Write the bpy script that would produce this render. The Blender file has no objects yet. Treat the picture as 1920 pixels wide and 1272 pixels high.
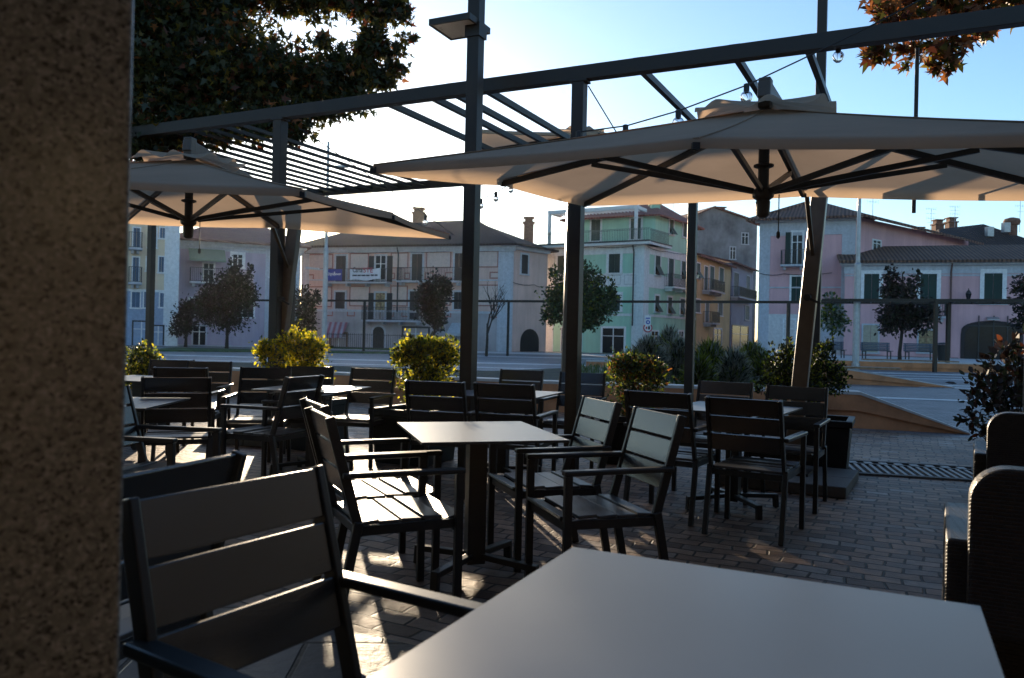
import bpy, math, random
import numpy as np
from mathutils import Vector, Matrix
random.seed(7); RNG = np.random.default_rng(7)
D = bpy.data; SC = bpy.context.scene; COL = SC.collection
sin, cos, PI, R = math.sin, math.cos, math.pi, math.radians

# ------------------------------------------------------------------ camera
F = 1490.0; ROLL = R(1.3); VH = -7.0; EYE = 1.25
cam = D.cameras.new('camera'); cam.sensor_width = 36; cam.lens = F / 1920 * 36
cam.shift_y = VH / 1920; cam.shift_x = -0.16 / 1920
cam.clip_start = 0.05; cam.clip_end = 3000
cam.dof.use_dof = True; cam.dof.focus_distance = 6.5; cam.dof.aperture_fstop = 5.0
co = D.objects.new('camera', cam); COL.objects.link(co)
co.matrix_world = Matrix(((cos(ROLL), -sin(ROLL), 0, 0), (0, 0, -1, 0), (sin(ROLL), cos(ROLL), 0, EYE), (0, 0, 0, 1)))
SC.camera = co

def ray(px, py):
    u, v = px - 960, py - 636
    U = u * cos(ROLL) + v * sin(ROLL); V = -u * sin(ROLL) + v * cos(ROLL)
    return U / F, (VH - V) / F                     # x and z per metre of depth
def at(px, py, Y):
    a, b = ray(px, py); return Vector((a * Y, Y, EYE + b * Y))
def gr(px, py, z=0.0):
    a, b = ray(px, py); Y = (z - EYE) / b; return Vector((a * Y, Y, z))

# ------------------------------------------------------------------ materials
MATS = {}
def nodes(name):
    m = D.materials.new(name); m.use_nodes = True; nt = m.node_tree
    return m, nt, nt.nodes['Principled BSDF']
def N(nt, t, **kw):
    n = nt.nodes.new(t)
    for k, v in kw.items():
        if k in n.inputs: n.inputs[k].default_value = v
        else: setattr(n, k, v)
    return n
def rgba(c): return (c[0], c[1], c[2], 1)
def mat(name, c, rough=.6, metal=0, var=.12, scale=6.0, bump=0.0, bscale=40, spec=.5, c2=None, stretch=(1, 1, 1), trans=0.0, streak=False, rvar=.12):
    if name in MATS: return MATS[name]
    m, nt, p = nodes(name); L = nt.links.new
    tc = N(nt, 'ShaderNodeTexCoord'); mp = N(nt, 'ShaderNodeMapping'); mp.inputs['Scale'].default_value = stretch
    L(tc.outputs['Object'], mp.inputs['Vector'])
    nz = N(nt, 'ShaderNodeTexNoise', Scale=scale, Detail=6.0, Roughness=.62); L(mp.outputs[0], nz.inputs['Vector'])
    rp = N(nt, 'ShaderNodeValToRGB')
    c2 = c2 or tuple(x * (1 - 2.2 * var) for x in c)
    rp.color_ramp.elements[0].position = .3; rp.color_ramp.elements[1].position = .68
    rp.color_ramp.elements[0].color = rgba(c2); rp.color_ramp.elements[1].color = rgba(tuple(min(1, x * (1 + var * .6)) for x in c))
    L(nz.outputs['Fac'], rp.inputs[0])
    src = rp.outputs[0]
    if streak:                                     # rain streaks and grime running down a rendered wall
        mp2 = N(nt, 'ShaderNodeMapping'); mp2.inputs['Scale'].default_value = (1.6, 1.6, .12); L(tc.outputs['Object'], mp2.inputs['Vector'])
        n2 = N(nt, 'ShaderNodeTexNoise', Scale=1.4, Detail=7.0, Roughness=.7); L(mp2.outputs[0], n2.inputs['Vector'])
        r2 = N(nt, 'ShaderNodeValToRGB'); r2.color_ramp.elements[0].position = .36; r2.color_ramp.elements[1].position = .6
        r2.color_ramp.elements[0].color = (.68, .66, .64, 1); r2.color_ramp.elements[1].color = (1, 1, 1, 1); L(n2.outputs['Fac'], r2.inputs[0])
        mx = N(nt, 'ShaderNodeMix', data_type='RGBA', blend_type='MULTIPLY'); mx.inputs[0].default_value = .4
        L(src, mx.inputs[6]); L(r2.outputs[0], mx.inputs[7]); src = mx.outputs[2]
    L(src, p.inputs['Base Color'])
    p.inputs['Roughness'].default_value = rough; p.inputs['Metallic'].default_value = metal
    p.inputs['Specular IOR Level'].default_value = spec
    r3 = N(nt, 'ShaderNodeMapRange'); r3.inputs['To Min'].default_value = max(.02, rough - rvar); r3.inputs['To Max'].default_value = min(1, rough + rvar)
    L(nz.outputs['Fac'], r3.inputs['Value']); L(r3.outputs[0], p.inputs['Roughness'])
    if bump:
        b = N(nt, 'ShaderNodeBump', Strength=bump, Distance=.02); n3 = N(nt, 'ShaderNodeTexNoise', Scale=bscale, Detail=4.0)
        L(mp.outputs[0], n3.inputs['Vector']); L(n3.outputs['Fac'], b.inputs['Height']); L(b.outputs[0], p.inputs['Normal'])
    if trans:
        t = N(nt, 'ShaderNodeBsdfTranslucent'); L(src, t.inputs['Color'])
        ms = N(nt, 'ShaderNodeMixShader'); ms.inputs[0].default_value = trans
        o = nt.nodes['Material Output']; L(p.outputs[0], ms.inputs[1]); L(t.outputs[0], ms.inputs[2]); L(ms.outputs[0], o.inputs['Surface'])
    MATS[name] = m; return m
def stripes(name, c, c2, axis, freq, rough=.6, bump=.6, dist=.03, profile='SIN', noise=.35, trans=0):
    """bands across one direction (tiles, louvres, slats, grating), with noise over the colour"""
    if name in MATS: return MATS[name]
    m, nt, p = nodes(name); L = nt.links.new
    tc = N(nt, 'ShaderNodeTexCoord'); dt = N(nt, 'ShaderNodeVectorMath', operation='DOT_PRODUCT'); dt.inputs[1].default_value = axis
    L(tc.outputs['Object'], dt.inputs[0]); cb = N(nt, 'ShaderNodeCombineXYZ'); L(dt.outputs['Value'], cb.inputs[0])
    wv = N(nt, 'ShaderNodeTexWave', Scale=freq / 3.1416 * 1.0, wave_profile=profile); L(cb.outputs[0], wv.inputs['Vector'])
    nz = N(nt, 'ShaderNodeTexNoise', Scale=3.0, Detail=5.0); L(tc.outputs['Object'], nz.inputs['Vector'])
    n2 = N(nt, 'ShaderNodeTexNoise', Scale=.7, Detail=6.0, Roughness=.7); L(tc.outputs['Object'], n2.inputs['Vector'])
    a = N(nt, 'ShaderNodeMath', operation='MULTIPLY_ADD'); L(nz.outputs['Fac'], a.inputs[0]); a.inputs[1].default_value = noise * 2; a.inputs[2].default_value = -noise
    s = N(nt, 'ShaderNodeMath', operation='ADD', use_clamp=True); L(a.outputs[0], s.inputs[0]); L(wv.outputs['Fac'], s.inputs[1])
    mx = N(nt, 'ShaderNodeMix', data_type='RGBA'); L(s.outputs[0], mx.inputs[0]); mx.inputs[6].default_value = rgba(c2); mx.inputs[7].default_value = rgba(c)
    m2 = N(nt, 'ShaderNodeMix', data_type='RGBA', blend_type='MULTIPLY'); m2.inputs[0].default_value = .55
    rp = N(nt, 'ShaderNodeValToRGB'); rp.color_ramp.elements[0].position = .35; rp.color_ramp.elements[1].position = .65
    rp.color_ramp.elements[0].color = (.55, .5, .48, 1); rp.color_ramp.elements[1].color = (1, 1, 1, 1); L(n2.outputs['Fac'], rp.inputs[0])
    L(mx.outputs[2], m2.inputs[6]); L(rp.outputs[0], m2.inputs[7]); L(m2.outputs[2], p.inputs['Base Color'])
    p.inputs['Roughness'].default_value = rough
    b = N(nt, 'ShaderNodeBump', Strength=bump, Distance=dist); L(wv.outputs['Fac'], b.inputs['Height']); L(b.outputs[0], p.inputs['Normal'])
    MATS[name] = m; return m
def bricks(name, cs, joint, bw, bh, ang, rough=.5, bump=.7, msize=.012, var=.5, off=.5, wob=.02):
    if name in MATS: return MATS[name]
    m, nt, p = nodes(name); L = nt.links.new
    tc = N(nt, 'ShaderNodeTexCoord'); mp = N(nt, 'ShaderNodeMapping'); mp.inputs['Rotation'].default_value = (0, 0, ang); L(tc.outputs['Object'], mp.inputs['Vector'])
    wn = N(nt, 'ShaderNodeTexNoise', Scale=1.3 / bw * .25, Detail=3.0); L(tc.outputs['Object'], wn.inputs['Vector'])
    sb = N(nt, 'ShaderNodeVectorMath', operation='SUBTRACT'); L(wn.outputs['Color'], sb.inputs[0]); sb.inputs[1].default_value = (.5, .5, .5)
    sc = N(nt, 'ShaderNodeVectorMath', operation='SCALE'); sc.inputs['Scale'].default_value = wob * 4; L(sb.outputs[0], sc.inputs[0])
    ad = N(nt, 'ShaderNodeVectorMath', operation='ADD'); L(mp.outputs[0], ad.inputs[0]); L(sc.outputs[0], ad.inputs[1])
    bt = N(nt, 'ShaderNodeTexBrick', offset=off, Scale=1.0); bt.inputs['Brick Width'].default_value = bw; bt.inputs['Row Height'].default_value = bh
    bt.inputs['Mortar Size'].default_value = msize; bt.inputs['Mortar Smooth'].default_value = .5; bt.inputs['Bias'].default_value = 0
    bt.inputs['Color1'].default_value = (0, 0, 0, 1); bt.inputs['Color2'].default_value = (1, 1, 1, 1); bt.inputs['Mortar'].default_value = (.5, .5, .5, 1)
    L(ad.outputs[0], bt.inputs['Vector'])
    rp = N(nt, 'ShaderNodeValToRGB'); e = rp.color_ramp.elements
    e[0].color = rgba(cs[0]); e[1].color = rgba(cs[-1]); p.inputs['Specular IOR Level'].default_value = .2
    for i, c in enumerate(cs[1:-1]): q = e.new((i + 1) / (len(cs) - 1)); q.color = rgba(c)
    L(bt.outputs['Color'], rp.inputs[0])
    nz = N(nt, 'ShaderNodeTexNoise', Scale=9.0, Detail=7.0, Roughness=.7); L(tc.outputs['Object'], nz.inputs['Vector'])
    nb = N(nt, 'ShaderNodeTexNoise', Scale=.6, Detail=5.0, Roughness=.6); L(tc.outputs['Object'], nb.inputs['Vector'])
    ml = N(nt, 'ShaderNodeMath', operation='MULTIPLY'); L(nz.outputs['Fac'], ml.inputs[0]); L(nb.outputs['Fac'], ml.inputs[1])
    mr = N(nt, 'ShaderNodeMapRange'); mr.inputs['From Min'].default_value = .095; mr.inputs['From Max'].default_value = .4; mr.inputs['To Min'].default_value = 1 - var; mr.inputs['To Max'].default_value = 1.15
    L(ml.outputs[0], mr.inputs['Value'])
    mm = N(nt, 'ShaderNodeMix', data_type='RGBA', blend_type='MULTIPLY'); mm.inputs[0].default_value = 1; L(rp.outputs[0], mm.inputs[6]); L(mr.outputs[0], mm.inputs[7])
    mx = N(nt, 'ShaderNodeMix', data_type='RGBA'); L(bt.outputs['Fac'], mx.inputs[0]); L(mm.outputs[2], mx.inputs[6]); mx.inputs[7].default_value = rgba(joint)
    L(mx.outputs[2], p.inputs['Base Color'])
    rr = N(nt, 'ShaderNodeMapRange'); rr.inputs['To Min'].default_value = rough - .18; rr.inputs['To Max'].default_value = rough + .18; L(nz.outputs['Fac'], rr.inputs['Value']); L(rr.outputs[0], p.inputs['Roughness'])
    iv = N(nt, 'ShaderNodeMath', operation='MULTIPLY_ADD'); L(bt.outputs['Fac'], iv.inputs[0]); iv.inputs[1].default_value = -1.0
    hs = N(nt, 'ShaderNodeMath', operation='MULTIPLY_ADD'); L(bt.outputs['Color'], hs.inputs[0]); hs.inputs[1].default_value = .25; L(nz.outputs['Fac'], hs.inputs[2])
    L(hs.outputs[0], iv.inputs[2])
    b = N(nt, 'ShaderNodeBump', Strength=bump, Distance=.012); L(iv.outputs[0], b.inputs['Height']); L(b.outputs[0], p.inputs['Normal'])
    MATS[name] = m; return m
def granite():
    m, nt, p = nodes('polished_granite'); L = nt.links.new; tc = N(nt, 'ShaderNodeTexCoord')
    def ramp(src, pts):
        r = N(nt, 'ShaderNodeValToRGB'); e = r.color_ramp.elements; e[0].position, e[0].color = pts[0][0], rgba(pts[0][1]); e[1].position, e[1].color = pts[-1][0], rgba(pts[-1][1])
        for q, c in pts[1:-1]: k = e.new(q); k.color = rgba(c)
        L(src, r.inputs[0]); return r.outputs[0]
    v = N(nt, 'ShaderNodeTexVoronoi', Scale=210.0, Randomness=1.0); L(tc.outputs['Object'], v.inputs['Vector']); bw = N(nt, 'ShaderNodeSeparateColor'); L(v.outputs['Color'], bw.inputs[0])
    cell = ramp(bw.outputs[0], [(0, (.07, .068, .06)), (.12, (.10, .097, .088)), (.16, (.21, .20, .17)), (.6, (.29, .27, .23)), (.8, (.34, .315, .275)), (1, (.42, .40, .36))])
    n1 = N(nt, 'ShaderNodeTexNoise', Scale=110.0, Detail=5.0, Roughness=.7); L(tc.outputs['Object'], n1.inputs['Vector']); sp = ramp(n1.outputs['Fac'], [(.34, (.26, .28, .27)), (.46, (.62, .65, .64)), (.62, (.85, .88, .87))])
    mx = N(nt, 'ShaderNodeMix', data_type='RGBA', blend_type='MULTIPLY'); mx.inputs[0].default_value = .85; L(cell, mx.inputs[6]); L(sp, mx.inputs[7])
    L(mx.outputs[2], p.inputs['Base Color']); p.inputs['Roughness'].default_value = .24; return m
def glassy(name, c, rough=.05):
    m = mat(name, c, rough, var=.05); return m
def clear_glass():
    m, nt, p = nodes('clear_glass'); p.inputs['Transmission Weight'].default_value = 1; p.inputs['Roughness'].default_value = .02; p.inputs['IOR'].default_value = 1.15
    return m

M_CHAIR = mat('charcoal_slats', (.024, .023, .022), .25, var=.15, scale=9, bump=.035, bscale=60, stretch=(1, 12, 1), spec=.95, rvar=.03)
M_SEAT = mat('charcoal_seat_slats', (.034, .034, .035), .40, var=.15, scale=9, bump=.03, bscale=60, stretch=(1, 12, 1), spec=1.0, rvar=.04)
M_FRAME = mat('charcoal_aluminium', (.022, .0215, .021), .34, var=.1, spec=.38)
M_TOP = mat('pale_laminate', (.105, .138, .178), .34, var=.04, scale=2.4, spec=.6, rvar=.05)
nt_ = M_TOP.node_tree; p_ = nt_.nodes['Principled BSDF']; lk = p_.inputs['Base Color'].links[0].from_socket; tc_ = N(nt_, 'ShaderNodeTexCoord'); vo = N(nt_, 'ShaderNodeTexVoronoi', Scale=26.0); nt_.links.new(tc_.outputs['Object'], vo.inputs['Vector'])
rm = N(nt_, 'ShaderNodeMapRange'); rm.inputs['From Min'].default_value = .03; rm.inputs['From Max'].default_value = .06; rm.inputs['To Min'].default_value = .55; rm.inputs['To Max'].default_value = 0; nt_.links.new(vo.outputs['Distance'], rm.inputs['Value'])
ns_ = N(nt_, 'ShaderNodeTexNoise', Scale=7.0, Detail=3.0); nt_.links.new(tc_.outputs['Object'], ns_.inputs['Vector']); gt = N(nt_, 'ShaderNodeMath', operation='GREATER_THAN'); gt.inputs[1].default_value = .57; nt_.links.new(ns_.outputs['Fac'], gt.inputs[0]); mu = N(nt_, 'ShaderNodeMath', operation='MULTIPLY'); nt_.links.new(gt.outputs[0], mu.inputs[0]); nt_.links.new(rm.outputs[0], mu.inputs[1])
mxd = N(nt_, 'ShaderNodeMix', data_type='RGBA'); nt_.links.new(mu.outputs[0], mxd.inputs[0]); nt_.links.new(lk, mxd.inputs[6]); mxd.inputs[7].default_value = (.5, .5, .48, 1); nt_.links.new(mxd.outputs[2], p_.inputs['Base Color'])
M_EDGE = mat('dark_laminate_core', (.03, .03, .03), .5)
M_STEEL = mat('anthracite_steel', (.034, .025, .019), .42, var=.14, scale=2.5, spec=.28)
M_CANVAS = mat('beige_canvas', (.56, .40, .275), .85, var=.07, scale=1.3, bump=.05, bscale=300, trans=.46, spec=.2)
M_PARFRAME = mat('bronze_aluminium', (.055, .042, .032), .4, var=.15)
M_MAST = mat('bronze_mast', (.11, .08, .055), .38, var=.15)
M_WOOD = mat('varnished_wood', (.30, .17, .085), .45, var=.25, scale=5, stretch=(1, 1, .1))
M_CONC = mat('paver_slab', (.085, .075, .066), .7, var=.2, bump=.3)
M_POT = mat('black_planter', (.008, .008, .009), .5, var=.2, bump=.05, spec=.25)
M_SOIL = mat('soil', (.03, .02, .014), .95, var=.3, bump=.8)
M_BARK = mat('bark', (.06, .045, .035), .9, var=.3, bump=.8, bscale=25, stretch=(1, 1, .25))
M_RATTAN = None
M_BULB = clear_glass()
M_BLACK = mat('black_plastic', (.012, .012, .012), .5)
M_WHITE = mat('white_paint', (.72, .72, .70), .5, var=.06)
M_GALV = mat('galvanised_steel', (.42, .43, .44), .45, metal=.6, var=.12)

# ------------------------------------------------------------------ mesh building
class MB:
    def __init__(s): s.v, s.f, s.m = [], [], []
    def add(s, vs, fs, mi=0):
        o = len(s.v); s.v += [tuple(v) for v in vs]; s.f += [tuple(i + o for i in f) for f in fs]; s.m += [mi] * len(fs)
    def hexa(s, p, mi=0):                           # 8 points: bottom ring, top ring
        s.add(p, [(3, 2, 1, 0), (4, 5, 6, 7), (0, 1, 5, 4), (1, 2, 6, 5), (2, 3, 7, 6), (3, 0, 4, 7)], mi)
    def box(s, c, d, rz=0, mi=0):
        x, y, z = c; a, b, h = d[0] / 2, d[1] / 2, d[2] / 2; q = []
        for k in (-h, h):
            for i, j in ((-a, -b), (a, -b), (a, b), (-a, b)):
                q.append((x + i * cos(rz) - j * sin(rz), y + i * sin(rz) + j * cos(rz), z + k))
        s.hexa(q, mi)
    def bar(s, p, q, w, h, up=(0, 0, 1), mi=0):      # rectangular bar from p to q
        p, q, up = Vector(p), Vector(q), Vector(up); d = (q - p).normalized()
        if abs(d.dot(up.normalized())) > .98: up = Vector((0, 1, 0))
        x = d.cross(up).normalized(); y = x.cross(d).normalized(); r = []
        for e in (p, q):
            for i, j in ((-w, -h), (w, -h), (w, h), (-w, h)): r.append(e + x * i / 2 + y * j / 2)
        s.hexa([r[0], r[1], r[2], r[3], r[4], r[5], r[6], r[7]], mi)
    def tube(s, pts, rad, n=8, mi=0, cap=True):
        pts = [Vector(p) for p in pts]; rad = rad if isinstance(rad, (list, tuple)) else [rad] * len(pts); rings = []
        for i, p in enumerate(pts):
            d = (pts[min(i + 1, len(pts) - 1)] - pts[max(i - 1, 0)]).normalized()
            u = Vector((0, 0, 1)) if abs(d.z) < .9 else Vector((1, 0, 0)); x = d.cross(u).normalized(); y = x.cross(d)
            rings.append([p + (x * cos(2 * PI * k / n) + y * sin(2 * PI * k / n)) * rad[i] for k in range(n)])
        vs = [v for r in rings for v in r]; fs = []
        for i in range(len(pts) - 1):
            for k in range(n): fs.append((i * n + k, i * n + (k + 1) % n, (i + 1) * n + (k + 1) % n, (i + 1) * n + k))
        if cap: fs += [tuple(range(n))[::-1], tuple((len(pts) - 1) * n + k for k in range(n))]
        s.add(vs, fs, mi)
    def lathe(s, prof, c=(0, 0, 0), n=16, mi=0):
        vs, fs = [], []
        for r, z in prof:
            for k in range(n): vs.append((c[0] + r * cos(2 * PI * k / n), c[1] + r * sin(2 * PI * k / n), c[2] + z))
        for i in range(len(prof) - 1):
            for k in range(n): fs.append((i * n + k, i * n + (k + 1) % n, (i + 1) * n + (k + 1) % n, (i + 1) * n + k))
        fs += [tuple(range(n))[::-1], tuple((len(prof) - 1) * n + k for k in range(n))]
        s.add(vs, fs, mi)
    def prism(s, poly, z0, z1, mi=0):
        n = len(poly); vs = [(p[0], p[1], z0) for p in poly] + [(p[0], p[1], z1) for p in poly]
        s.add(vs, [tuple(range(n))[::-1], tuple(range(n, 2 * n))] + [(i, (i + 1) % n, n + (i + 1) % n, n + i) for i in range(n)], mi)
    def slab(s, pts, th, mi=0):                      # sloping polygon with thickness downwards
        n = len(pts); vs = [tuple(p) for p in pts] + [(p[0], p[1], p[2] - th) for p in pts]
        s.add(vs, [tuple(range(n)), tuple(range(n, 2 * n))[::-1]] + [((i + 1) % n, i, n + i, n + (i + 1) % n) for i in range(n)], mi)
    def build(s, name, mt, parent=None, bevel=0, smooth=False, loc=None):
        me = D.meshes.new(name); me.from_pydata(s.v, [], s.f)
        mts = mt if isinstance(mt, (list, tuple)) else [mt]
        for k in mts: me.materials.append(k)
        if len(mts) > 1: me.polygons.foreach_set('material_index', s.m)
        if smooth: me.polygons.foreach_set('use_smooth', [True] * len(s.f))
        o = D.objects.new(name, me); COL.objects.link(o)
        if parent: o.parent = parent
        if loc: o.location = loc
        if bevel:
            b = o.modifiers.new('edge', 'BEVEL'); b.width = bevel; b.segments = 2; b.limit_method = 'ANGLE'
        return o
def tag(o, label, cat, group=None, kind=None):
    if label: o['label'] = label
    if cat: o['category'] = cat
    if group: o['group'] = group
    if kind: o['kind'] = kind
    return o
def empty(name, loc=(0, 0, 0), rz=0):
    o = D.objects.new(name, None); o.empty_display_size = .2; COL.objects.link(o); o.location = loc; o.rotation_euler = (0, 0, rz); return o
def struct(o): o['kind'] = 'structure'; return o
def copy_tree(o, parent=None):
    c = o.copy(); COL.objects.link(c); c.parent = parent
    for ch in list(o.children): copy_tree(ch, c)
    return c

# ------------------------------------------------------------------ world and sun
SUN_AZ, SUN_EL = R(-13.6), R(8.6)
w = D.worlds.new('World'); SC.world = w; w.use_nodes = True; nt = w.node_tree
sk = nt.nodes.new('ShaderNodeTexSky'); sk.sky_type = 'NISHITA'; sk.sun_disc = False
sk.sun_elevation = SUN_EL; sk.sun_rotation = SUN_AZ; sk.air_density = 1.0; sk.dust_density = .5; sk.ozone_density = 3.2
bg = nt.nodes['Background']; bg.inputs['Strength'].default_value = .15; nt.links.new(sk.outputs[0], bg.inputs[0])
sl = D.lights.new('sun', 'SUN'); sl.energy = 5.0; sl.angle = R(.5); sl.color = (1, .80, .56)
so = D.objects.new('sun', sl); COL.objects.link(so); so.location = (0, 0, 30)
sd = Vector((sin(SUN_AZ) * cos(SUN_EL), cos(SUN_AZ) * cos(SUN_EL), sin(SUN_EL)))
so.rotation_euler = sd.to_track_quat('Z', 'Y').to_euler()
SC.view_settings.view_transform = 'Standard'; SC.view_settings.look = 'None'; SC.view_settings.exposure = 1.05; SC.view_settings.gamma = 1

# ------------------------------------------------------------------ ground
E1 = Vector((.902, -.431, 0)); NN = Vector((.431, .902, 0)); WANG = math.atan2(-.431, .902)
def fac(a, n, z=0): return E1 * a + NN * n + Vector((0, 0, z))
M_PLAZA = bricks('plaza_setts', [(.15, .135, .14), (.21, .20, .20), (.27, .245, .245), (.18, .16, .16)], (.06, .057, .054), .22, .11, .32, rough=.5, bump=.5, msize=.012, var=.35)
M_COB = bricks('porphyry_setts', [(.15, .09, .062), (.34, .215, .145), (.46, .30, .205), (.22, .15, .115), (.44, .36, .30)], (.045, .032, .024), 0.185, .115, -WANG, rough=.55, bump=1.0, msize=.009, var=.75, wob=.034)
M_SLAB = bricks('stone_slabs', [(.10, .088, .078), (.15, .132, .115), (.12, .11, .10)], (.02, .018, .016), .62, .40, -WANG - .5, rough=.45, bump=.8, msize=.014, var=.55, wob=.02)
M_BAND = mat('pale_stone_band', (.62, .61, .60), .5, var=.15, scale=1.5, bump=.2)
M_ASPH = bricks('road_setts', [(.17, .17, .18), (.24, .24, .25), (.20, .20, .215)], (.09, .09, .09), .9, .45, .12, rough=.5, bump=.4, msize=.02, var=.5)
M_CAFEFLOOR = mat('cafe_floor_tile', (.22, .17, .12), .4)
def sheet(name, pts, z, m):
    b = MB(); b.add([(p[0], p[1], z) for p in pts], [tuple(range(len(pts)))]); return struct(b.build(name, m))
sheet('ground', [(-480, -90), (480, -90), (480, 960), (-480, 960)], 0, M_PLAZA)
T = [fac(-14, .7), fac(12, .7), fac(12, 12.4), fac(-14, 12.4)]
sheet('terrace_paving', T, .004, M_COB)
sheet('stone_paving', [fac(-14, .7), fac(12, .7), fac(12, 1.75), fac(-.4, 1.75), fac(-.4, 2.7), fac(-14, 2.7)], .008, M_SLAB)
sheet('road', [(-70, 31), (40, 25), (42, 46), (-70, 58)], .004, M_ASPH)
def band(name, p, q, wd, z=.008):
    p, q = Vector((*p, 0)), Vector((*q, 0)); d = (q - p).normalized(); n = Vector((-d.y, d.x, 0)) * wd / 2
    return sheet(name, [p - n, q - n, q + n, p + n], z, M_BAND)
band('paving_band', (-60, 38.6), (26, 33.2), 1.1); band('paving_band', (-60, 34.4), (30, 27.8), .5); band('paving_band', (-60, 50), (30, 44), 1.3); band('paving_band', (-60, 30), (30, 23.2), .5)
band('paving_band', (4.6, 19.2), (30, 13.4), .45); band('paving_band', (12, 23.4), (34, 19.6), .5); band('paving_band', (14, 31.5), (36, 27.5), .6)
band('pavement', (-70, 63.2), (40, 51.5), 5.5, .012)
# slot drain with its grating across the terrace
GA, GB = gr(1500, 872), gr(1840, 892); gd = (GB - GA).normalized(); gn = Vector((-gd.y, gd.x, 0))
dr = empty('drain_grating', GA); tag(dr, 'long steel slot grating let into the brown setts beside the black planter', 'drain')
b = MB(); L_ = 5.2; hw = .40; up = lambda z: Vector((0, 0, z))
b.add([gn * -hw + up(.006), gd * L_ - gn * hw + up(.006), gd * L_ + gn * hw + up(.006), gn * hw + up(.006)], [(0, 1, 2, 3)])
b.build('channel', mat('drain_dark', (.006, .006, .006), .9), dr)
b = MB()
for k in range(72):
    b.bar(gd * (.04 + k * .0725) - gn * .38 + up(.014), gd * (.04 + k * .0725) + gn * .20 + up(.014), .030, .014)
    if k % 2: b.bar(gd * (.04 + k * .0725) + gn * .24 + up(.014), gd * (.04 + k * .0725) + gn * .37 + up(.014), .075, .014)
b.build('grate', mat('worn_grating_steel', (.20, .19, .185), .5, var=.25), dr)
b = MB()
for o_, w__ in ((-.42, .07), (.42, .05), (.22, .045)): b.bar(gn * o_ + up(.014), gd * L_ + gn * o_ + up(.014), w__, .017)
b.build('frame', M_CONC, dr)

# ------------------------------------------------------------------ cafe the photograph is taken from
cafe = empty('cafe_building', (0, -3, 0)); tag(cafe, 'dark cafe building whose glazed front the view looks out of', 'building')
M_CAFE = mat('cafe_dark_cladding', (.045, .04, .036), .8); M_CAFEIN = mat('cafe_plaster', (.50, .40, .29), .8)
def cbox(m_, a0, a1, n0, n1, z0, z1):
    q = [fac(a0, n0), fac(a1, n0), fac(a1, n1), fac(a0, n1)]; m_.prism([(p.x, p.y + 3) for p in q], z0, z1)
b = MB(); cbox(b, -9, -1.9, .45, .72, 0, 4.3); cbox(b, -1.9, 6, .45, .72, 2.9, 4.3); cbox(b, 6, 9, .45, 10.5, 0, 4.3)  # right-hand wing is an added, unseen block keeping horizon sky out of reflections
cbox(b, -9, 9, -7, -6.7, 0, 4.3); cbox(b, -9, -8.7, -6.7, .45, 0, 4.3); cbox(b, 8.7, 9, -6.7, .45, 0, 4.3); b.build('wall', M_CAFE, cafe)
b = MB(); cbox(b, -8.7, 8.7, -6.69, -6.6, .02, 2.95); cbox(b, -8.69, -8.6, -6.6, .44, .02, 2.95); cbox(b, 8.6, 8.69, -6.6, .44, .02, 2.95); b.build('wall_lining', M_CAFEIN, cafe)
b = MB(); cbox(b, -8.7, 8.7, -6.7, .45, 2.95, 3.1); b.build('ceiling', M_CAFEIN, cafe)
b = MB(); cbox(b, -8.7, 8.7, -6.7, .70, .001, .02); b.build('floor', M_CAFEFLOOR, cafe)
M_GLOW = D.materials.new('lamp_shade_glow'); M_GLOW.use_nodes = True; q = M_GLOW.node_tree.nodes['Principled BSDF']; q.inputs['Base Color'].default_value = (.8, .65, .4, 1); q.inputs['Emission Color'].default_value = (1, .72, .38, 1); q.inputs['Emission Strength'].default_value = 1.2
for a_, n_ in ((-1.6, -1.9), (.6, -2.2), (2.8, -1.9)):   # the lit shades whose reflections show in the window
    p = fac(a_, n_); b = MB(); b.lathe([(.10, .30), (.20, 0), (.19, .004), (.09, .28)], (p.x, p.y + 3, 1.95), 20); lp = b.build('pendant_lamp', M_GLOW, cafe); b = MB(); b.tube([(p.x, p.y + 3, 2.2), (p.x, p.y + 3, 2.95)], .006, 6); b.build('lamp_cord', M_BLACK, lp)
    pl = D.lights.new('lamp_bulb', 'POINT'); pl.energy = 1.0; pl.color = (1, .90, .76); pl.shadow_soft_size = .05; po_ = D.objects.new('lamp_bulb', pl); COL.objects.link(po_); po_.parent = lp; po_.location = (p.x, p.y + 3, 2.02)
b = MB(); c0 = Vector((-.485, 1.0, 0)); ea, eb = Vector((.87, .49, 0)), Vector((-.49, .87, 0))
b.prism([c0 - ea * .62, c0, c0 + eb * .55, c0 - ea * .62 + eb * .55], 0, 3.4)
tag(b.build('granite_pillar', granite(), bevel=.004), 'polished brown speckled granite pillar beside the cafe window', 'pillar')

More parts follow.
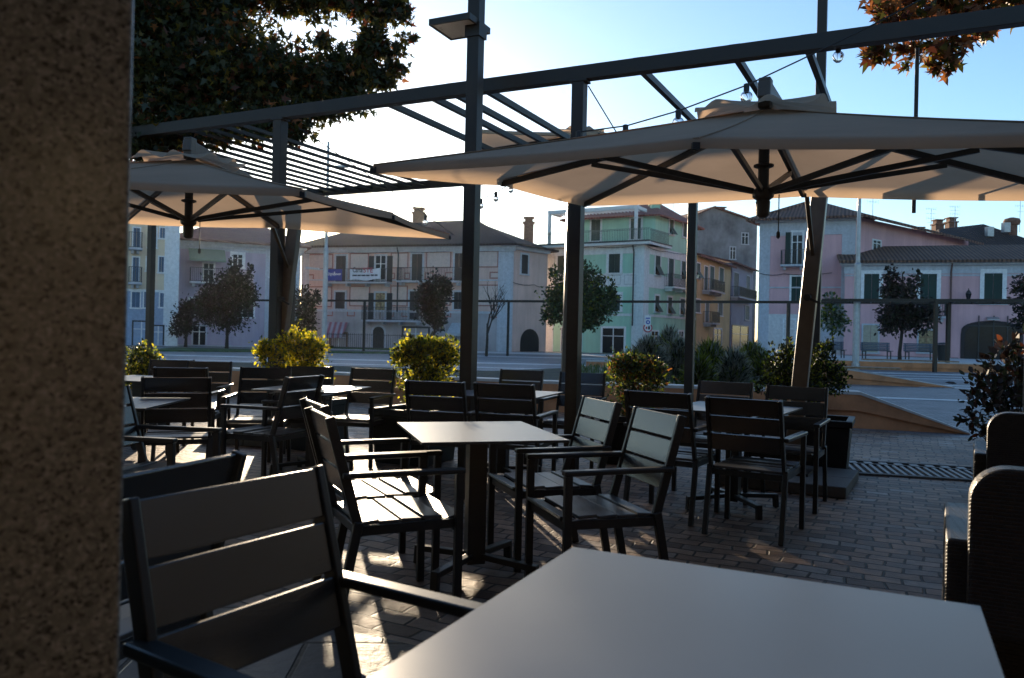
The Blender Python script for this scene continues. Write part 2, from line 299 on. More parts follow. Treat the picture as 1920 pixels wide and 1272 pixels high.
# ------------------------------------------------------------------ slatted armchair
def make_chair():
    r = empty('slatted_armchair')
    for sx in (-1, 1):
        b = MB(); b.bar((sx * .25, .235, 0), (sx * .25, .235, .625), .032, .036, (0, 1, 0)); b.build('leg', M_FRAME, r, bevel=.004)
        b = MB(); b.bar((sx * .238, -.30, 0), (sx * .238, -.215, .44), .030, .040, (0, 1, 0)); b.build('leg', M_FRAME, r, bevel=.004)
        b = MB(); b.bar((sx * .25, .258, .637), (sx * .243, -.29, .64), .048, .024); b.build('armrest', M_FRAME, r, bevel=.006)
        b = MB(); b.bar((sx * .23, -.216, .425), (sx * .226, -.345, .885), .022, .042, (0, 1, 0)); b.build('back_post', M_FRAME, r, bevel=.004)
    b = MB()
    for sx in (-1, 1): b.bar((sx * .232, .235, .402), (sx * .232, -.22, .40), .024, .040)
    b.bar((-.24, .225, .39), (.24, .225, .39), .024, .036); b.bar((-.24, -.21, .395), (.24, -.21, .395), .024, .036)
    b.build('seat_frame', M_FRAME, r)
    b = MB(); ys = [.262, .176, .168, .078, .070, -.020, -.028, -.118, -.126, -.206]; zs = [.408, .430, .430, .426, .425, .421, .421, .421, .421, .428]
    for k in range(0, 10, 2): b.bar((-.222, (ys[k] + ys[k + 1]) / 2, (zs[k] + zs[k + 1]) / 2 + .004), (.222, (ys[k] + ys[k + 1]) / 2, (zs[k] + zs[k + 1]) / 2 + .004), abs(ys[k] - ys[k + 1]), .016, (0, (zs[k] - zs[k + 1]), (ys[k] - ys[k + 1])))
    b.build('seat', M_SEAT, r, bevel=.003)
    b = MB(); p0, p1 = Vector((0, -.246, .545)), Vector((0, -.337, .882)); d = (p1 - p0); n = Vector((0, d.z, -d.y)).normalized(); Ld = d.length; d = d / Ld
    hgt = (Ld - .024) / 3
    for k in range(3):
        c = p0 + d * (k * (hgt + .012) + hgt / 2); b.bar(c + Vector((-.216, 0, 0)), c + Vector((.216, 0, 0)), hgt, .016, n)
    b.build('backrest', M_CHAIR, r, bevel=.003)
    return r
def deg(fx, fy): return math.atan2(-fx, fy)          # heading of local +Y
CH = [
 ((-.28, 1.49), (.849, -.528), 'dark slatted armchair, the largest and nearest, its wide back beside the granite pillar'),
 ((-1.18, 2.20), (-.93, .33), 'dark armchair with its back right behind the nearest armchair, half hidden by the granite pillar'),
 ((-.54, 3.67), (.90, .43), 'dark armchair with sunlit gleaming seat, nearer of the two left of the white middle table'),
 ((-.69, 4.17), (.89, .46), 'dark armchair with sunlit armrests, farther of the two left of the white middle table'),
 ((.41, 3.84), (-.95, -.31), 'dark armchair facing left at the middle table, nearer one with a sunlit back corner'),
 ((.20, 4.50), (-.95, -.31), 'dark armchair facing left at the middle table, farther of the two on its right'),
 ((-.50, 6.34), (.22, .97), 'dark armchair seen from behind, in front of the yellow green bush'),
 ((.05, 6.24), (.30, .95), 'dark armchair seen from behind, just past the white middle table, right of the lamp pole'),
 ((.0, 8.01), (-.33, -.94), 'brownish lit armchair at the far side of the second table, left of the pergola post'),
 ((.61, 7.71), (-.33, -.94), 'dark armchair standing right behind the pergola post beside the orange tinged shrub'),
 ((1.17, 5.67), (.52, .85), 'dark armchair seen from behind, partly covered by the sunlit back corner of a chair'),
 ((1.62, 5.22), (.52, .85), 'large dark armchair seen from behind, its armrest pointing at the black planter'),
 ((2.13, 6.10), (-.5, -.86), 'dark armchair facing us at the right hand table, in front of the black planter'),
 ((1.69, 6.60), (-.5, -.86), 'dark armchair facing us, farthest at the right hand table, right of the slim post'),
 ((-2.02, 7.72), (.05, -1), 'dark armchair facing us under the sunlit golden bush behind the gleaming table'),
 ((-1.45, 7.55), (-.25, -.97), 'dark armchair turned slightly left, between the golden bush and the yellow green bush'),
 ((-1.95, 6.42), (-.93, .36), 'shaded armchair facing left in front of the leaning mast of the left parasol'),
 ((-2.30, 7.25), (.12, -.99), 'armchair with a pale shining seat in front of the leaning mast of the left parasol'),
 ((-3.26, 8.35), (.1, -1), 'dark armchair facing us, farthest back behind the left tables'),
 ((-3.05, 7.55), (-.15, .99), 'dark armchair with its back to us beside the far left table'),
 ((-3.72, 8.55), (.2, -.98), 'dark armchair beyond the far left table, beside the clipped green bush'),
 ((-2.55, 6.10), (-.35, .94), 'armchair with a warm brown lit back between the two tables by the granite pillar'),
 ((-2.02, 4.55), (.97, -.12), 'dark armchair with a bright slatted seat, facing right beside the granite pillar'),
]
ch0 = make_chair()
for i, (p, f, lab) in enumerate(CH):
    c = ch0 if i == 0 else copy_tree(ch0); c.scale = (1, 1, 1)
    c.location = (p[0], p[1], .009 if (Vector((*p, 0)).dot(NN) < 2.9) else .005); c.rotation_euler = (0, 0, deg(*f)); tag(c, lab, 'chair', 'slatted armchairs on the cafe terrace')
    if i == 0: c.scale = (1.04, 1.04, 1.04)

# ------------------------------------------------------------------ tables
def make_table(wd, dp, p, rz, label):
    r = empty('cafe_table', (p[0], p[1], .006), rz); tag(r, label, 'table', 'white topped tables on the cafe terrace')
    b = MB(); x, y = wd / 2, dp / 2; z0, z1 = .732, .745
    b.add([(-x, -y, z0), (x, -y, z0), (x, y, z0), (-x, y, z0), (-x, -y, z1), (x, -y, z1), (x, y, z1), (-x, y, z1)], [(4, 5, 6, 7)], 0)
    b.add([(-x, -y, z0), (x, -y, z0), (x, y, z0), (-x, y, z0), (-x, -y, z1), (x, -y, z1), (x, y, z1), (-x, y, z1)], [(3, 2, 1, 0), (0, 1, 5, 4), (1, 2, 6, 5), (2, 3, 7, 6), (3, 0, 4, 7)], 1)
    b.build('tabletop', [M_TOP, M_EDGE], r, bevel=.0025)
    b = MB(); b.box((0, 0, .39), (.095, .095, .66)); b.box((0, 0, .722), (.30, .30, .018)); b.build('column', M_FRAME, r, bevel=.004)
    b = MB()
    for k in range(4):
        a = PI / 4 + k * PI / 2; q = Vector((cos(a), sin(a), 0))
        b.bar(q * .05 + Vector((0, 0, .10)), q * .36 + Vector((0, 0, .085)), .045, .03); b.bar(q * .352 + Vector((0, 0, .10)), q * .36 + Vector((0, 0, 0)), .042, .032, q)
    b.build('base', M_FRAME, r, bevel=.004)
    return r
k0 = Vector((.156, 1.886, 0)) + E1 * .418 - NN * .418
make_table(.836, .836, k0, WANG, 'large pale table top in the near right corner, closest to the window')
make_table(.72, .83, (-.17, 4.13), R(16), 'white table gleaming in the middle with armchairs on both sides')
make_table(.80, .92, (-.06, 6.85), R(-20), 'white table behind the two armchair backs in the middle, beyond the lamp pole')
make_table(.80, .86, (1.66, 5.88), R(-31), 'white table on the right almost hidden behind large armchair backs')
make_table(.75, .80, (-1.72, 6.95), R(-12), 'white table with a blinding sun glare below the golden bush')
make_table(.80, .80, (-3.62, 7.75), R(-14), 'white table far left below the clipped green bush')
make_table(.80, .80, (-2.66, 5.25), R(3), 'white table at left cut by the granite pillar, nearer one')

# ------------------------------------------------------------------ rattan armchairs
M_RATTAN = None
def rattan():
    m, nt, p = nodes('brown_rattan_weave'); L = nt.links.new; tc = N(nt, 'ShaderNodeTexCoord')
    bt = N(nt, 'ShaderNodeTexBrick', offset=.5, Scale=1.0); bt.inputs['Brick Width'].default_value = .034; bt.inputs['Row Height'].default_value = .012; bt.inputs['Mortar Size'].default_value = .0022; bt.inputs['Mortar Smooth'].default_value = .8
    bt.inputs['Color1'].default_value = (.020, .013, .009, 1); bt.inputs['Color2'].default_value = (.032, .021, .015, 1); bt.inputs['Mortar'].default_value = (.008, .006, .005, 1)
    ad = N(nt, 'ShaderNodeVectorMath', operation='DOT_PRODUCT'); ad.inputs[1].default_value = (1, 1, 0); L(tc.outputs['Object'], ad.inputs[0])
    dz = N(nt, 'ShaderNodeVectorMath', operation='DOT_PRODUCT'); dz.inputs[1].default_value = (0, .6, 1); L(tc.outputs['Object'], dz.inputs[0])
    cb = N(nt, 'ShaderNodeCombineXYZ'); L(ad.outputs['Value'], cb.inputs[0]); L(dz.outputs['Value'], cb.inputs[1])
    L(cb.outputs[0], bt.inputs['Vector']); L(bt.outputs['Color'], p.inputs['Base Color']); p.inputs['Roughness'].default_value = .42
    iv = N(nt, 'ShaderNodeMath', operation='SUBTRACT'); iv.inputs[0].default_value = 1; L(bt.outputs['Fac'], iv.inputs[1])
    b = N(nt, 'ShaderNodeBump', Strength=1, Distance=.006); L(iv.outputs[0], b.inputs['Height']); L(b.outputs[0], p.inputs['Normal'])
    return m
M_RATTAN = rattan(); M_CUSH = mat('dark_cushion', (.05, .04, .035), .85, bump=.1)
def make_rattan():
    r = empty('rattan_armchair'); b = MB(); W, H = .36, .86; pts = []
    for k in range(9): a = PI / 2 * k / 8; pts.append((W - .11 + .11 * cos(a), H - .11 + .11 * sin(a)))
    prof = [(W, .30)] + pts + [(-x, z) for x, z in pts[::-1]] + [(-W, .30)]
    n = len(prof); vs = [(x, -.38 - (z - .3) * .10, z) for x, z in prof] + [(x, -.27 - (z - .3) * .10, z) for x, z in prof]
    b.add(vs, [tuple(range(n)), tuple(range(n, 2 * n))[::-1]] + [((i + 1) % n, i, n + i, n + (i + 1) % n) for i in range(n)])
    b.build('backrest', M_RATTAN, r, bevel=.012)
    for s in (-1, 1):
        b = MB(); b.box((s * .36, .02, .335), (.125, .72, .53)); b.build('arm', M_RATTAN, r, bevel=.014)
    b = MB(); b.box((0, .03, .22), (.60, .66, .30)); b.build('seat_base', M_RATTAN, r, bevel=.01)
    b = MB(); b.box((0, .04, .42), (.59, .60, .10)); b.build('cushion', M_CUSH, r, bevel=.03)
    for sx in (-.36, .36):
        for sy in (-.30, .34):
            b = MB(); b.box((sx, sy, .035), (.05, .05, .07)); b.build('foot', M_BLACK, r)
    return r
ra = make_rattan(); ra.location = (2.0, 2.76, .004); ra.rotation_euler = (0, 0, deg(.47, .88)); tag(ra, 'dark brown rattan armchair with rounded back, nearest one at the right edge', 'armchair', 'rattan armchairs at the right edge')
rb = copy_tree(ra); rb.location = (3.34, 4.88, .004); rb.rotation_euler = (0, 0, deg(.5, .87)); tag(rb, 'dark brown rattan armchair behind the nearer rattan one, under the reddish shrub', 'armchair', 'rattan armchairs at the right edge')

# ------------------------------------------------------------------ cantilever parasols
def make_parasol(name, label, cx, cy, zm, th, a, bb, tx, ty, sag, ha, mast, mast_top, slab=True):
    r = empty(name, (mast[0], mast[1], 0)); tag(r, label, 'parasol', 'beige cantilever parasols')
    O = Vector((mast[0], mast[1], 0))
    e1 = Vector((cos(th), sin(th), tx)); e2 = Vector((-sin(th), cos(th), ty)); c = Vector((cx, cy, zm)) - O
    P = lambda i, j: c + e1 * (i * a) + e2 * (j * bb) + Vector((0, 0, -sag if (i and j) else 0))
    ends = [P(1, 0), P(1, 1), P(0, 1), P(-1, 1), P(-1, 0), P(-1, -1), P(0, -1), P(1, -1)]; ap = c + Vector((0, 0, ha))
    b = MB(); n = 10
    for k in range(8):                                # panels between ribs, sagging slightly between them
        A, B = ends[k], ends[(k + 1) % 8]; vs, idx = [], {}
        for i in range(n + 1):
            for j in range(i + 1):
                t = i / n; s_ = j / i if i else 0
                p = ap + (A - ap) * t * (1 - s_) + (B - ap) * t * s_
                p += Vector((0, 0, -.014 * t * 4 * s_ * (1 - s_) - .015 * sin(PI * t)))
                p += (c - p) * (.008 * t * 4 * s_ * (1 - s_) * t); idx[i, j] = len(vs); vs.append(p)
        fs = []
        for i in range(n):
            for j in range(i + 1):
                fs.append((idx[i, j], idx[i + 1, j], idx[i + 1, j + 1]))
                if j < i: fs.append((idx[i, j], idx[i + 1, j + 1], idx[i, j + 1]))
        ed = [idx[n, j] for j in range(n + 1)]; o2 = len(vs)
        for q in ed: vs.append(vs[q] + Vector((0, 0, -.045)))
        for j in range(n): fs.append((ed[j], o2 + j, o2 + j + 1, ed[j + 1]))
        b.add(vs, fs)
    cv = b.build('canopy', M_CANVAS, r, smooth=True)
    b = MB()
    for k in range(8):
        e = ends[k]; q = [ap + (e - ap) * t + Vector((0, 0, .003 - .015 * sin(PI * t))) for t in np.linspace(.06, 1, 9)]
        for i_ in range(8): b.bar(q[i_], q[i_ + 1], .03, .004)
    b.build('seam_tape', M_CANVAS, cv)
    b = MB(); vs, fs = [], []; m_ = 120                # vent flap with a rippled edge
    for i in range(5):
        for k in range(m_):
            g = 2 * PI * k / m_; q = i / 4; wv = max(abs(cos(g)), abs(sin(g))) ** .6
            rr = q / wv
            p = ap + Vector((0, 0, .05)) + (e1 * (a * .22 * cos(g)) + e2 * (bb * .23 * sin(g))) * rr + Vector((0, 0, -ha * .16 * q + .030 * q * q * sin(g * 9 + 1) + .008 * q * sin(g * 17)))
            vs.append(p)
    for i in range(4):
        for k in range(m_): fs.append((i * m_ + k, i * m_ + (k + 1) % m_, (i + 1) * m_ + (k + 1) % m_, (i + 1) * m_ + k))
    b.add(vs, fs); b.build('vent', M_CANVAS, r, smooth=True)
    low = c + Vector((0, 0, -.16 * (a / 1.88) - .0)); hub = low + Vector((0, 0, -.10))
    sh = Vector((0, 0, 1))
    b = MB(); b.tube([ap + sh * .02, c + sh * .1, low], .034, 12); b.lathe([(.034, 0), (.062, .01), (.062, .022), (.034, .03)], c + sh * .02, 14)
    b.lathe([(.04, 0), (.065, .02), (.068, .06), (.04, .08)], low - sh * .02, 14); b.lathe([(.02, 0), (.042, .02), (.045, .10), (.035, .12)], low - sh * .13, 14)
    b.tube([low + Vector((.10, 0, .02)), low + Vector((.10, 0, -.22))], .004, 5); b.lathe([(.0, 0), (.012, .01), (.012, .04), (.004, .05)], low + Vector((.10, 0, -.26)), 8)
    b.build('hub', M_PARFRAME, r)
    for k, e in enumerate(ends):
        b = MB(); d = (e - ap); dn = -.045 * sh
        b.bar(ap + d * .03 + dn, e + dn * .7 - d.normalized() * .01, .028, .038); rib = b.build('rib', M_PARFRAME, r)
        b = MB(); b.bar(low + Vector((0, 0, .05)) + d * .03, ap + d * (.53 if k % 2 else .62) + dn * 1.4, .024, .032); b.build('strut', M_PARFRAME, rib)
        b = MB(); b.box(e + sh * -.035, (.034, .034, .03)); b.build('rib_cap', M_BLACK, rib)
    mt = Vector((mast_top[0], mast_top[1], mast_top[2])) - O
    b = MB(); b.bar((0, 0, .05), mt, .13, .11, e2); b.build('mast', M_MAST, r, bevel=.012)
    tip = ap + sh * .12
    b = MB(); b.bar(mt - Vector((0, 0, .06)), tip + e2 * -.05, .08, .10); b.bar(ap, tip + sh * .07, .085, .075, e1); b.bar(mt * .72 + Vector((0, 0, .0)), mt * .55 + (tip * .45), .035, .03); b.build('arm', M_WOOD if False else M_MAST, r, bevel=.008)
    b = MB(); q = mt * .60; b.tube([q + e2 * -.07, q + e2 * -.13], .03, 10); b.bar(q + e2 * -.12, q + e2 * -.12 + e1 * .11 - sh * .05, .015, .02); b.build('crank', M_BLACK, r)
    if slab:
        b = MB()
        for i in (-1, 1):
            for j in (-1, 1): b.box((i * .255, j * .255, .055), (.505, .505, .09), 0)
        o = b.build('base_slab', M_CONC, r, bevel=.008); o.rotation_euler = (0, 0, th)
        b = MB(); b.box((0, 0, .11), (.34, .34, .025)); o = b.build('base_plate', M_STEEL, r); o.rotation_euler = (0, 0, th)
    return r
make_parasol('cantilever_parasol', 'large beige parasol spreading across the right of the view, held by a leaning mast', 1.553, 4.981, 2.311, -.504, 1.881, 1.505, -.049, .09, .058, .393, (2.48, 7.0), (2.66, 6.9, 2.74))
make_parasol('cantilever_parasol', 'beige parasol at left beside the granite pillar with sun glowing below its edge', -2.822, 6.876, 2.312, -.23, 1.883, 1.504, -.05, .035, .03, .393, (-2.72, 8.95), (-2.44, 8.92, 2.66))
make_parasol('cantilever_parasol', 'tall beige parasol far behind, only its top edge showing above the big right one', 1.0, 12.6, 4.12, .1, 1.7, 1.5, 0, 0, .05, .36, (.95, 14.2), (1.0, 14.1, 4.7))

# ------------------------------------------------------------------ pergola of steel posts and beams
PG = empty('steel_pergola', (0, 9, 0)); tag(PG, 'dark steel pergola frame of posts, two long beams and open rafters over the terrace', 'pergola')
po = Vector((0, 9, 0)); S_ = 1.24; n0 = Vector((.46, 5.9, 0)) * S_; be = Vector((2.59, -1.26, 0)) * S_; cr = Vector((1.53, 2.99, 0)) * S_; ZB = EYE + 1.95 * S_
for k in (-3, -2, -1, 0, 1):
    for q in ((0, 1) if k < 1 else (0,)):
        p = n0 + be * k + cr * q - po; b = MB(); b.box((p.x, p.y, (ZB - .06) / 2), (.115, .115, ZB - .06), WANG); b.box((p.x, p.y, .008), (.22, .22, .014), WANG); b.box((p.x, p.y, ZB - .075), (.17, .13, .02), WANG); b.build('post', M_STEEL, PG, bevel=.004)
for q in (0, 1):
    p = n0 + cr * q - po; b = MB(); b.bar(p - be * 3.6 + Vector((0, 0, ZB)), p + be * 1.6 + Vector((0, 0, ZB)), .10, .13 if not q else .12); b.build('beam', M_STEEL, PG, bevel=.004)
def along(px, py, q):                                 # distance along a beam, in bays, where a pixel column meets it
    a = ray(px, py)[0]; o = n0 + cr * q; return (a * o.y - o.x) / (be.x - a * be.y)
RT = [along(1512, 98, 0), along(1377, 118, 0), along(1197, 140, 0), along(903, 180, 0), along(845, 185, 0), along(800, 190, 0), along(716, 198, 0)]
t0 = along(826, 343, 1); RT += [t0 - k * .0735 for k in range(1, 13)]
for t in RT:
    p = n0 + be * t - po + Vector((0, 0, ZB - .002)); b = MB(); th_ = (.05, .062) if len(RT) and t > RT[6] - .001 else (.036, .038); b.bar(p + cr * .012, p + cr * .988, *th_); b.build('rafter', M_STEEL, PG)
    b = MB(); b.box(p + Vector((0, 0, .07)), (.09, .05, .012), WANG); b.build('bracket', M_STEEL, PG)
b = MB(); p = n0 + be * along(1722, 70, 0) - po + Vector((.12, .25, 0)); b.tube([p + Vector((0, 0, ZB - .05)), p + Vector((0, 0, 2.3))], .016, 8); b.build('hanging_rod', M_STEEL, PG)
b = MB(); p = n0 - po; b.tube([p + Vector((.08, .02, ZB - .1)), p + Vector((.55, .5, 3.05))], .006, 6); b.build('tension_cable', M_BLACK, PG)
# ------------------------------------------------------------------ square lamp poles with flat floodlights
def lamp_pole(x, y, h, sz, heads, label):
    r = empty('lamp_pole', (x, y, 0)); tag(r, label, 'lamp', 'square lamp poles')
    b = MB(); b.box((0, 0, h / 2), (sz, sz, h), WANG); b.build('pole', M_STEEL, r, bevel=.005)
    b = MB(); b.box((0, 0, .01), (.26, .26, .02), WANG); b.build('base_plate', M_STEEL, r)
    for (z, dx, dy) in heads:
        M = lambda i, j, k: Vector((dx, dy, z + k)) + E1 * i + NN * j
        b = MB(); hx = lambda q0, q1, r0, r1, k0, k1: b.hexa([M(q0, r0, k0), M(q1, r0, k0), M(q1, r1, k0), M(q0, r1, k0), M(q0, r0, k1), M(q1, r0, k1), M(q1, r1, k1), M(q0, r1, k1)])
        hx(-.21, .21, -.20, .20, 0, .045); hx(-.21, .21, -.20, -.18, -.012, 0); hx(-.21, .21, .18, .20, -.012, 0); hx(-.21, -.19, -.18, .18, -.012, 0); hx(.19, .21, -.18, .18, -.012, 0); o = b.build('floodlight', M_STEEL, r)
        b = MB(); hx(-.188, .188, -.178, .178, -.006, -.001); b.build('lens', mat('lamp_lens', (.66, .64, .58), .3), o)
        b = MB(); b.box((0, 0, z - .05), (sz * 1.25, sz * 1.25, .12), WANG); b.build('clamp', M_STEEL, o)
    return r
q = at(884, 60, 7.2); lamp_pole(-.39, 7.2, 5.6, .118, [(EYE + 2.79, -.15, .06)], 'square dark lamp pole in the middle carrying one flat tilted floodlight near its top')
lamp_pole(3.66, 9.6, 6.4, .11, [], 'square dark lamp pole rising behind the big right parasol')
# ------------------------------------------------------------------ festoon lights
def festoon(pts, bulbs, label, rb=.045, sagk=.0):
    r = empty('string_light', pts[0]); O = Vector(pts[0]); tag(r, label, 'string light', 'festoon light strings')
    b = MB(); b.tube([Vector(p) - O for p in pts], .006, 5); b.build('cable', M_BLACK, r)
    for p in bulbs:
        p = Vector(p) - O; b = MB(); b.lathe([(.012, 0), (.022, -.005), (.022, -.06), (.016, -.065)], p, 10); s_ = b.build('socket', M_BLACK, r)
        b = MB(); prof = [(.016, -.062)] + [(rb * sin(PI * (.12 + .88 * k / 9)), -.062 - rb * (1 - cos(PI * (.0 + k / 9))) + .0) for k in range(1, 10)]
        b.lathe(prof, p, 14); b.build('bulb', M_BULB, s_, smooth=True)
    return r
def Yl(px): return 6.2 + (px - 1100) * -.0006
fp = [(1726, 0, 5.4), (1640, 45, 5.6), (1500, 113, 5.8), (1400, 160, 5.9), (1272, 208, 6.0), (1175, 236, 6.1), (1085, 248, 6.2)]
festoon([at(*p) for p in fp], [at(1400, 157, 5.9), at(1272, 206, 6.0), at(1173, 234, 6.1), at(1085, 246, 6.2)], 'festoon cable with clear bulbs running across above the big right parasol')
festoon([at(1571, 78, 6.4), at(1572, 84, 6.4)], [at(1572, 83, 6.4)], 'single clear bulb hanging under the pergola beam at right')
fp = [(965, 336, 11.5), (958, 344, 11.5), (930, 362, 11.2), (902, 374, 11), (880, 380, 10.8)]
festoon([at(*p) for p in fp], [at(958, 344, 11.5), at(930, 360, 11.2), at(902, 373, 11), at(881, 380, 10.8)], 'short sagging festoon of bulbs between lamp pole and the right parasol, far back', .04)
fp = [(560, 240, 9.2), (620, 280, 9.6), (700, 335, 10), (760, 376, 10.4), (850, 440, 11)]
festoon([at(*p) for p in fp], [at(798, 366 + 38, 10.7)], 'thin festoon cable sloping down in front of the open rafters at left', .04)

# ------------------------------------------------------------------ foliage
def leaf_mat(name, c, c2, trans=.4, rough=.5):
    return mat(name, c, rough, var=.3, scale=2.2, c2=c2, trans=trans, spec=.4)
MAPLE = np.array([(0, 0, 0), (.10, .07, .02), (.42, -.10, -.03), (.20, .20, .03), (.62, .36, -.04), (.21, .42, .03), (.17, .62, .02), (0, 1.06, -.10), (-.17, .62, .02), (-.21, .42, .03), (-.62, .36, -.04), (-.20, .20, .03), (-.42, -.10, -.03), (-.10, .07, .02)], float)
OVAL = np.array([(0, 0, 0), (.26, .30, .03), (.22, .68, .02), (0, 1, -.04), (-.22, .68, .02), (-.26, .30, .03)], float)
BLADE = np.array([(-.04, 0, 0), (.04, 0, 0), (.03, .55, .05), (0, 1, .2), (-.03, .55, .05)], float)
def rot_rand(n, tilt=None):
    q = RNG.normal(size=(n, 4)); q /= np.linalg.norm(q, axis=1)[:, None]; w_, x, y, z = q.T
    return np.stack([1 - 2 * (y * y + z * z), 2 * (x * y - z * w_), 2 * (x * z + y * w_), 2 * (x * y + z * w_), 1 - 2 * (x * x + z * z), 2 * (y * z - x * w_), 2 * (x * z - y * w_), 2 * (y * z + x * w_), 1 - 2 * (x * x + y * y)], 1).reshape(n, 3, 3)
def frames(dirs, spin):                               # leaf frames whose long axis follows dirs
    d = dirs / np.linalg.norm(dirs, axis=1)[:, None]; up = np.where(np.abs(d[:, 2:3]) > .9, [[1., 0, 0]], [[0, 0, 1.]])
    x = np.cross(d, up); x /= np.linalg.norm(x, axis=1)[:, None]; z = np.cross(x, d)
    c, s = np.cos(spin)[:, None], np.sin(spin)[:, None]; x2 = x * c + z * s; z2 = np.cross(x2, d)
    return np.stack([x2, d, z2], 2)
def leaves(name, tpl, pos, rot, size, mats, mi, parent=None):
    n, k = len(pos), len(tpl); v = np.einsum('nij,kj->nki', rot, tpl) * size[:, None, None] + pos[:, None, :]
    me = D.meshes.new(name); me.vertices.add(n * k); me.vertices.foreach_set('co', v.astype(np.float32).ravel())
    me.loops.add(n * k); me.loops.foreach_set('vertex_index', np.arange(n * k, dtype=np.int32)); me.polygons.add(n)
    me.polygons.foreach_set('loop_start', np.arange(0, n * k, k, dtype=np.int32)); me.polygons.foreach_set('loop_total', np.full(n, k, np.int32))
    for m_ in mats: me.materials.append(m_)
    me.polygons.foreach_set('material_index', mi.astype(np.int32)); me.update(calc_edges=True); me.validate()
    o = D.objects.new(name, me); COL.objects.link(o)
    if parent: o.parent = parent
    return o
DK_ = 1.0
def blob_pts(blobs, dens, shell=.55, clump=6, cl=.14):
    DK_ = 5.2 if dens > 1000 else (1.9 if dens > 300 else 1.9)
    """points in clumps spread through ellipsoid blobs (x,y,z,rx,ry,rz); returns points and outward directions"""
    P_, Dr = [], []
    for (x, y, z, a, b_, c) in blobs:
        n = max(3, int(dens * (a * b_ * c) ** (2 / 3) * 4 * DK_)); nc = max(2, n // clump)
        d = RNG.normal(size=(nc, 3)); d /= np.linalg.norm(d, axis=1)[:, None]; r_ = (shell + (1 - shell) * RNG.random(nc)) ** 1.0; r_ *= RNG.choice([1, 1, 1, .55], nc)
        cc = d * r_[:, None] * (1 + .12 * np.sin(d[:, :1] * 7 + x) + .12 * np.sin(d[:, 2:3] * 9 + y)); k = RNG.integers(0, nc, n)
        off = RNG.normal(size=(n, 3)) * cl
        p = cc[k] + off; P_.append(p * np.array([a, b_, c]) + np.array([x, y, z])); Dr.append(d[k] + RNG.normal(size=(n, 3)) * .7 + np.array([0, 0, -.15]))
    return np.concatenate(P_), np.concatenate(Dr)
def trunk_mesh(b, base, top, r0, r1, limbs, seed):
    rr = random.Random(seed); base, top = Vector(base), Vector(top); n = 7; pts = []
    for i in range(n): t = i / (n - 1); pts.append(base.lerp(top, t) + Vector((rr.uniform(-1, 1), rr.uniform(-1, 1), 0)) * .03 * (top - base).length * (0 if i == 0 else 1) * .5)
    b.tube(pts, [r0 * 1.25] + [r0 + (r1 - r0) * i / (n - 1) for i in range(1, n)], 9)
    for (t, e, r_) in limbs:
        s = base.lerp(top, t); e = Vector(e); m = s.lerp(e, .5) + Vector((rr.uniform(-1, 1), rr.uniform(-1, 1), rr.uniform(0, 1))) * .08 * (e - s).length
        b.tube([s, s.lerp(m, .5) + Vector((0, 0, .02)), m, e], [r_, r_ * .8, r_ * .6, r_ * .15], 6)
def tree(name, label, base, blobs, dens, tpl, lsz, mats, wts, trunk_r, group=None, cat='tree', clump=6, cl=.14, shell=.55, limbs=True):
    r = empty(name, base); O = np.array(base); tag(r, label, cat, group)
    p, d = blob_pts([(x - base[0], y - base[1], z - base[2], a, b_, c) for x, y, z, a, b_, c in blobs], dens, shell, clump, cl)
    n = len(p); mi = RNG.choice(len(mats), n, p=wts)
    leaves('crown', tpl, p, frames(d, RNG.random(n) * 6.28), lsz * (.65 + .6 * RNG.random(n)), mats, mi, r)
    cz = [(x - base[0], y - base[1], z - base[2], a, b_, c) for x, y, z, a, b_, c in blobs]; mz = max(c_[2] for c_ in cz); mx = np.mean([c_[0] for c_ in cz]); my = np.mean([c_[1] for c_ in cz])
    b = MB(); trunk_mesh(b, (0, 0, 0), (mx * .6, my * .6, mz), trunk_r, trunk_r * .3, [(min(.9, max(.25, (c_[2] - c_[5] * .8) / mz)), (c_[0], c_[1], c_[2]), trunk_r * .4) for c_ in (cz if limbs else [])], len(label)); b.build('trunk', M_BARK, r, smooth=True)
    return r
LM = dict(
 mg=leaf_mat('maple_green', (.06, .058, .010), (.02, .022, .006), .55), mo=leaf_mat('maple_orange', (.30, .11, .03), (.16, .05, .015), .45), my=leaf_mat('maple_yellow', (.20, .14, .018), (.08, .055, .01), .6), mr=leaf_mat('maple_rust', (.13, .036, .014), (.05, .016, .008), .5),
 gy=leaf_mat('golden_leaf', (.68, .54, .02), (.46, .38, .02), .68), gg=leaf_mat('fresh_leaf', (.22, .24, .02), (.11, .14, .016), .6), dg=leaf_mat('dark_leaf', (.03, .038, .014), (.013, .018, .007), .3),
 pu=leaf_mat('purple_dark_leaf', (.045, .032, .03), (.02, .016, .016), .25), lg=leaf_mat('linden_leaf', (.06, .10, .04), (.03, .055, .02), .35), na=leaf_mat('nandina_orange', (.32, .13, .03), (.2, .07, .02), .45),
 gr=leaf_mat('grey_green_leaf', (.30, .31, .26), (.17, .18, .14), .35), rd=leaf_mat('reddish_leaf', (.05, .028, .02), (.022, .014, .01), .3), ga=leaf_mat('grass_blade', (.09, .14, .035), (.05, .08, .02), .3))
def PB(px, py, Y, rx, rz, ry=None):                   # blob from its place in the view, radii in photo pixels
    p = at(px, py, Y); k = Y / F; return (p.x, p.y, p.z, rx * k, (ry if ry else (rx + rz) / 2) * k, rz * k)
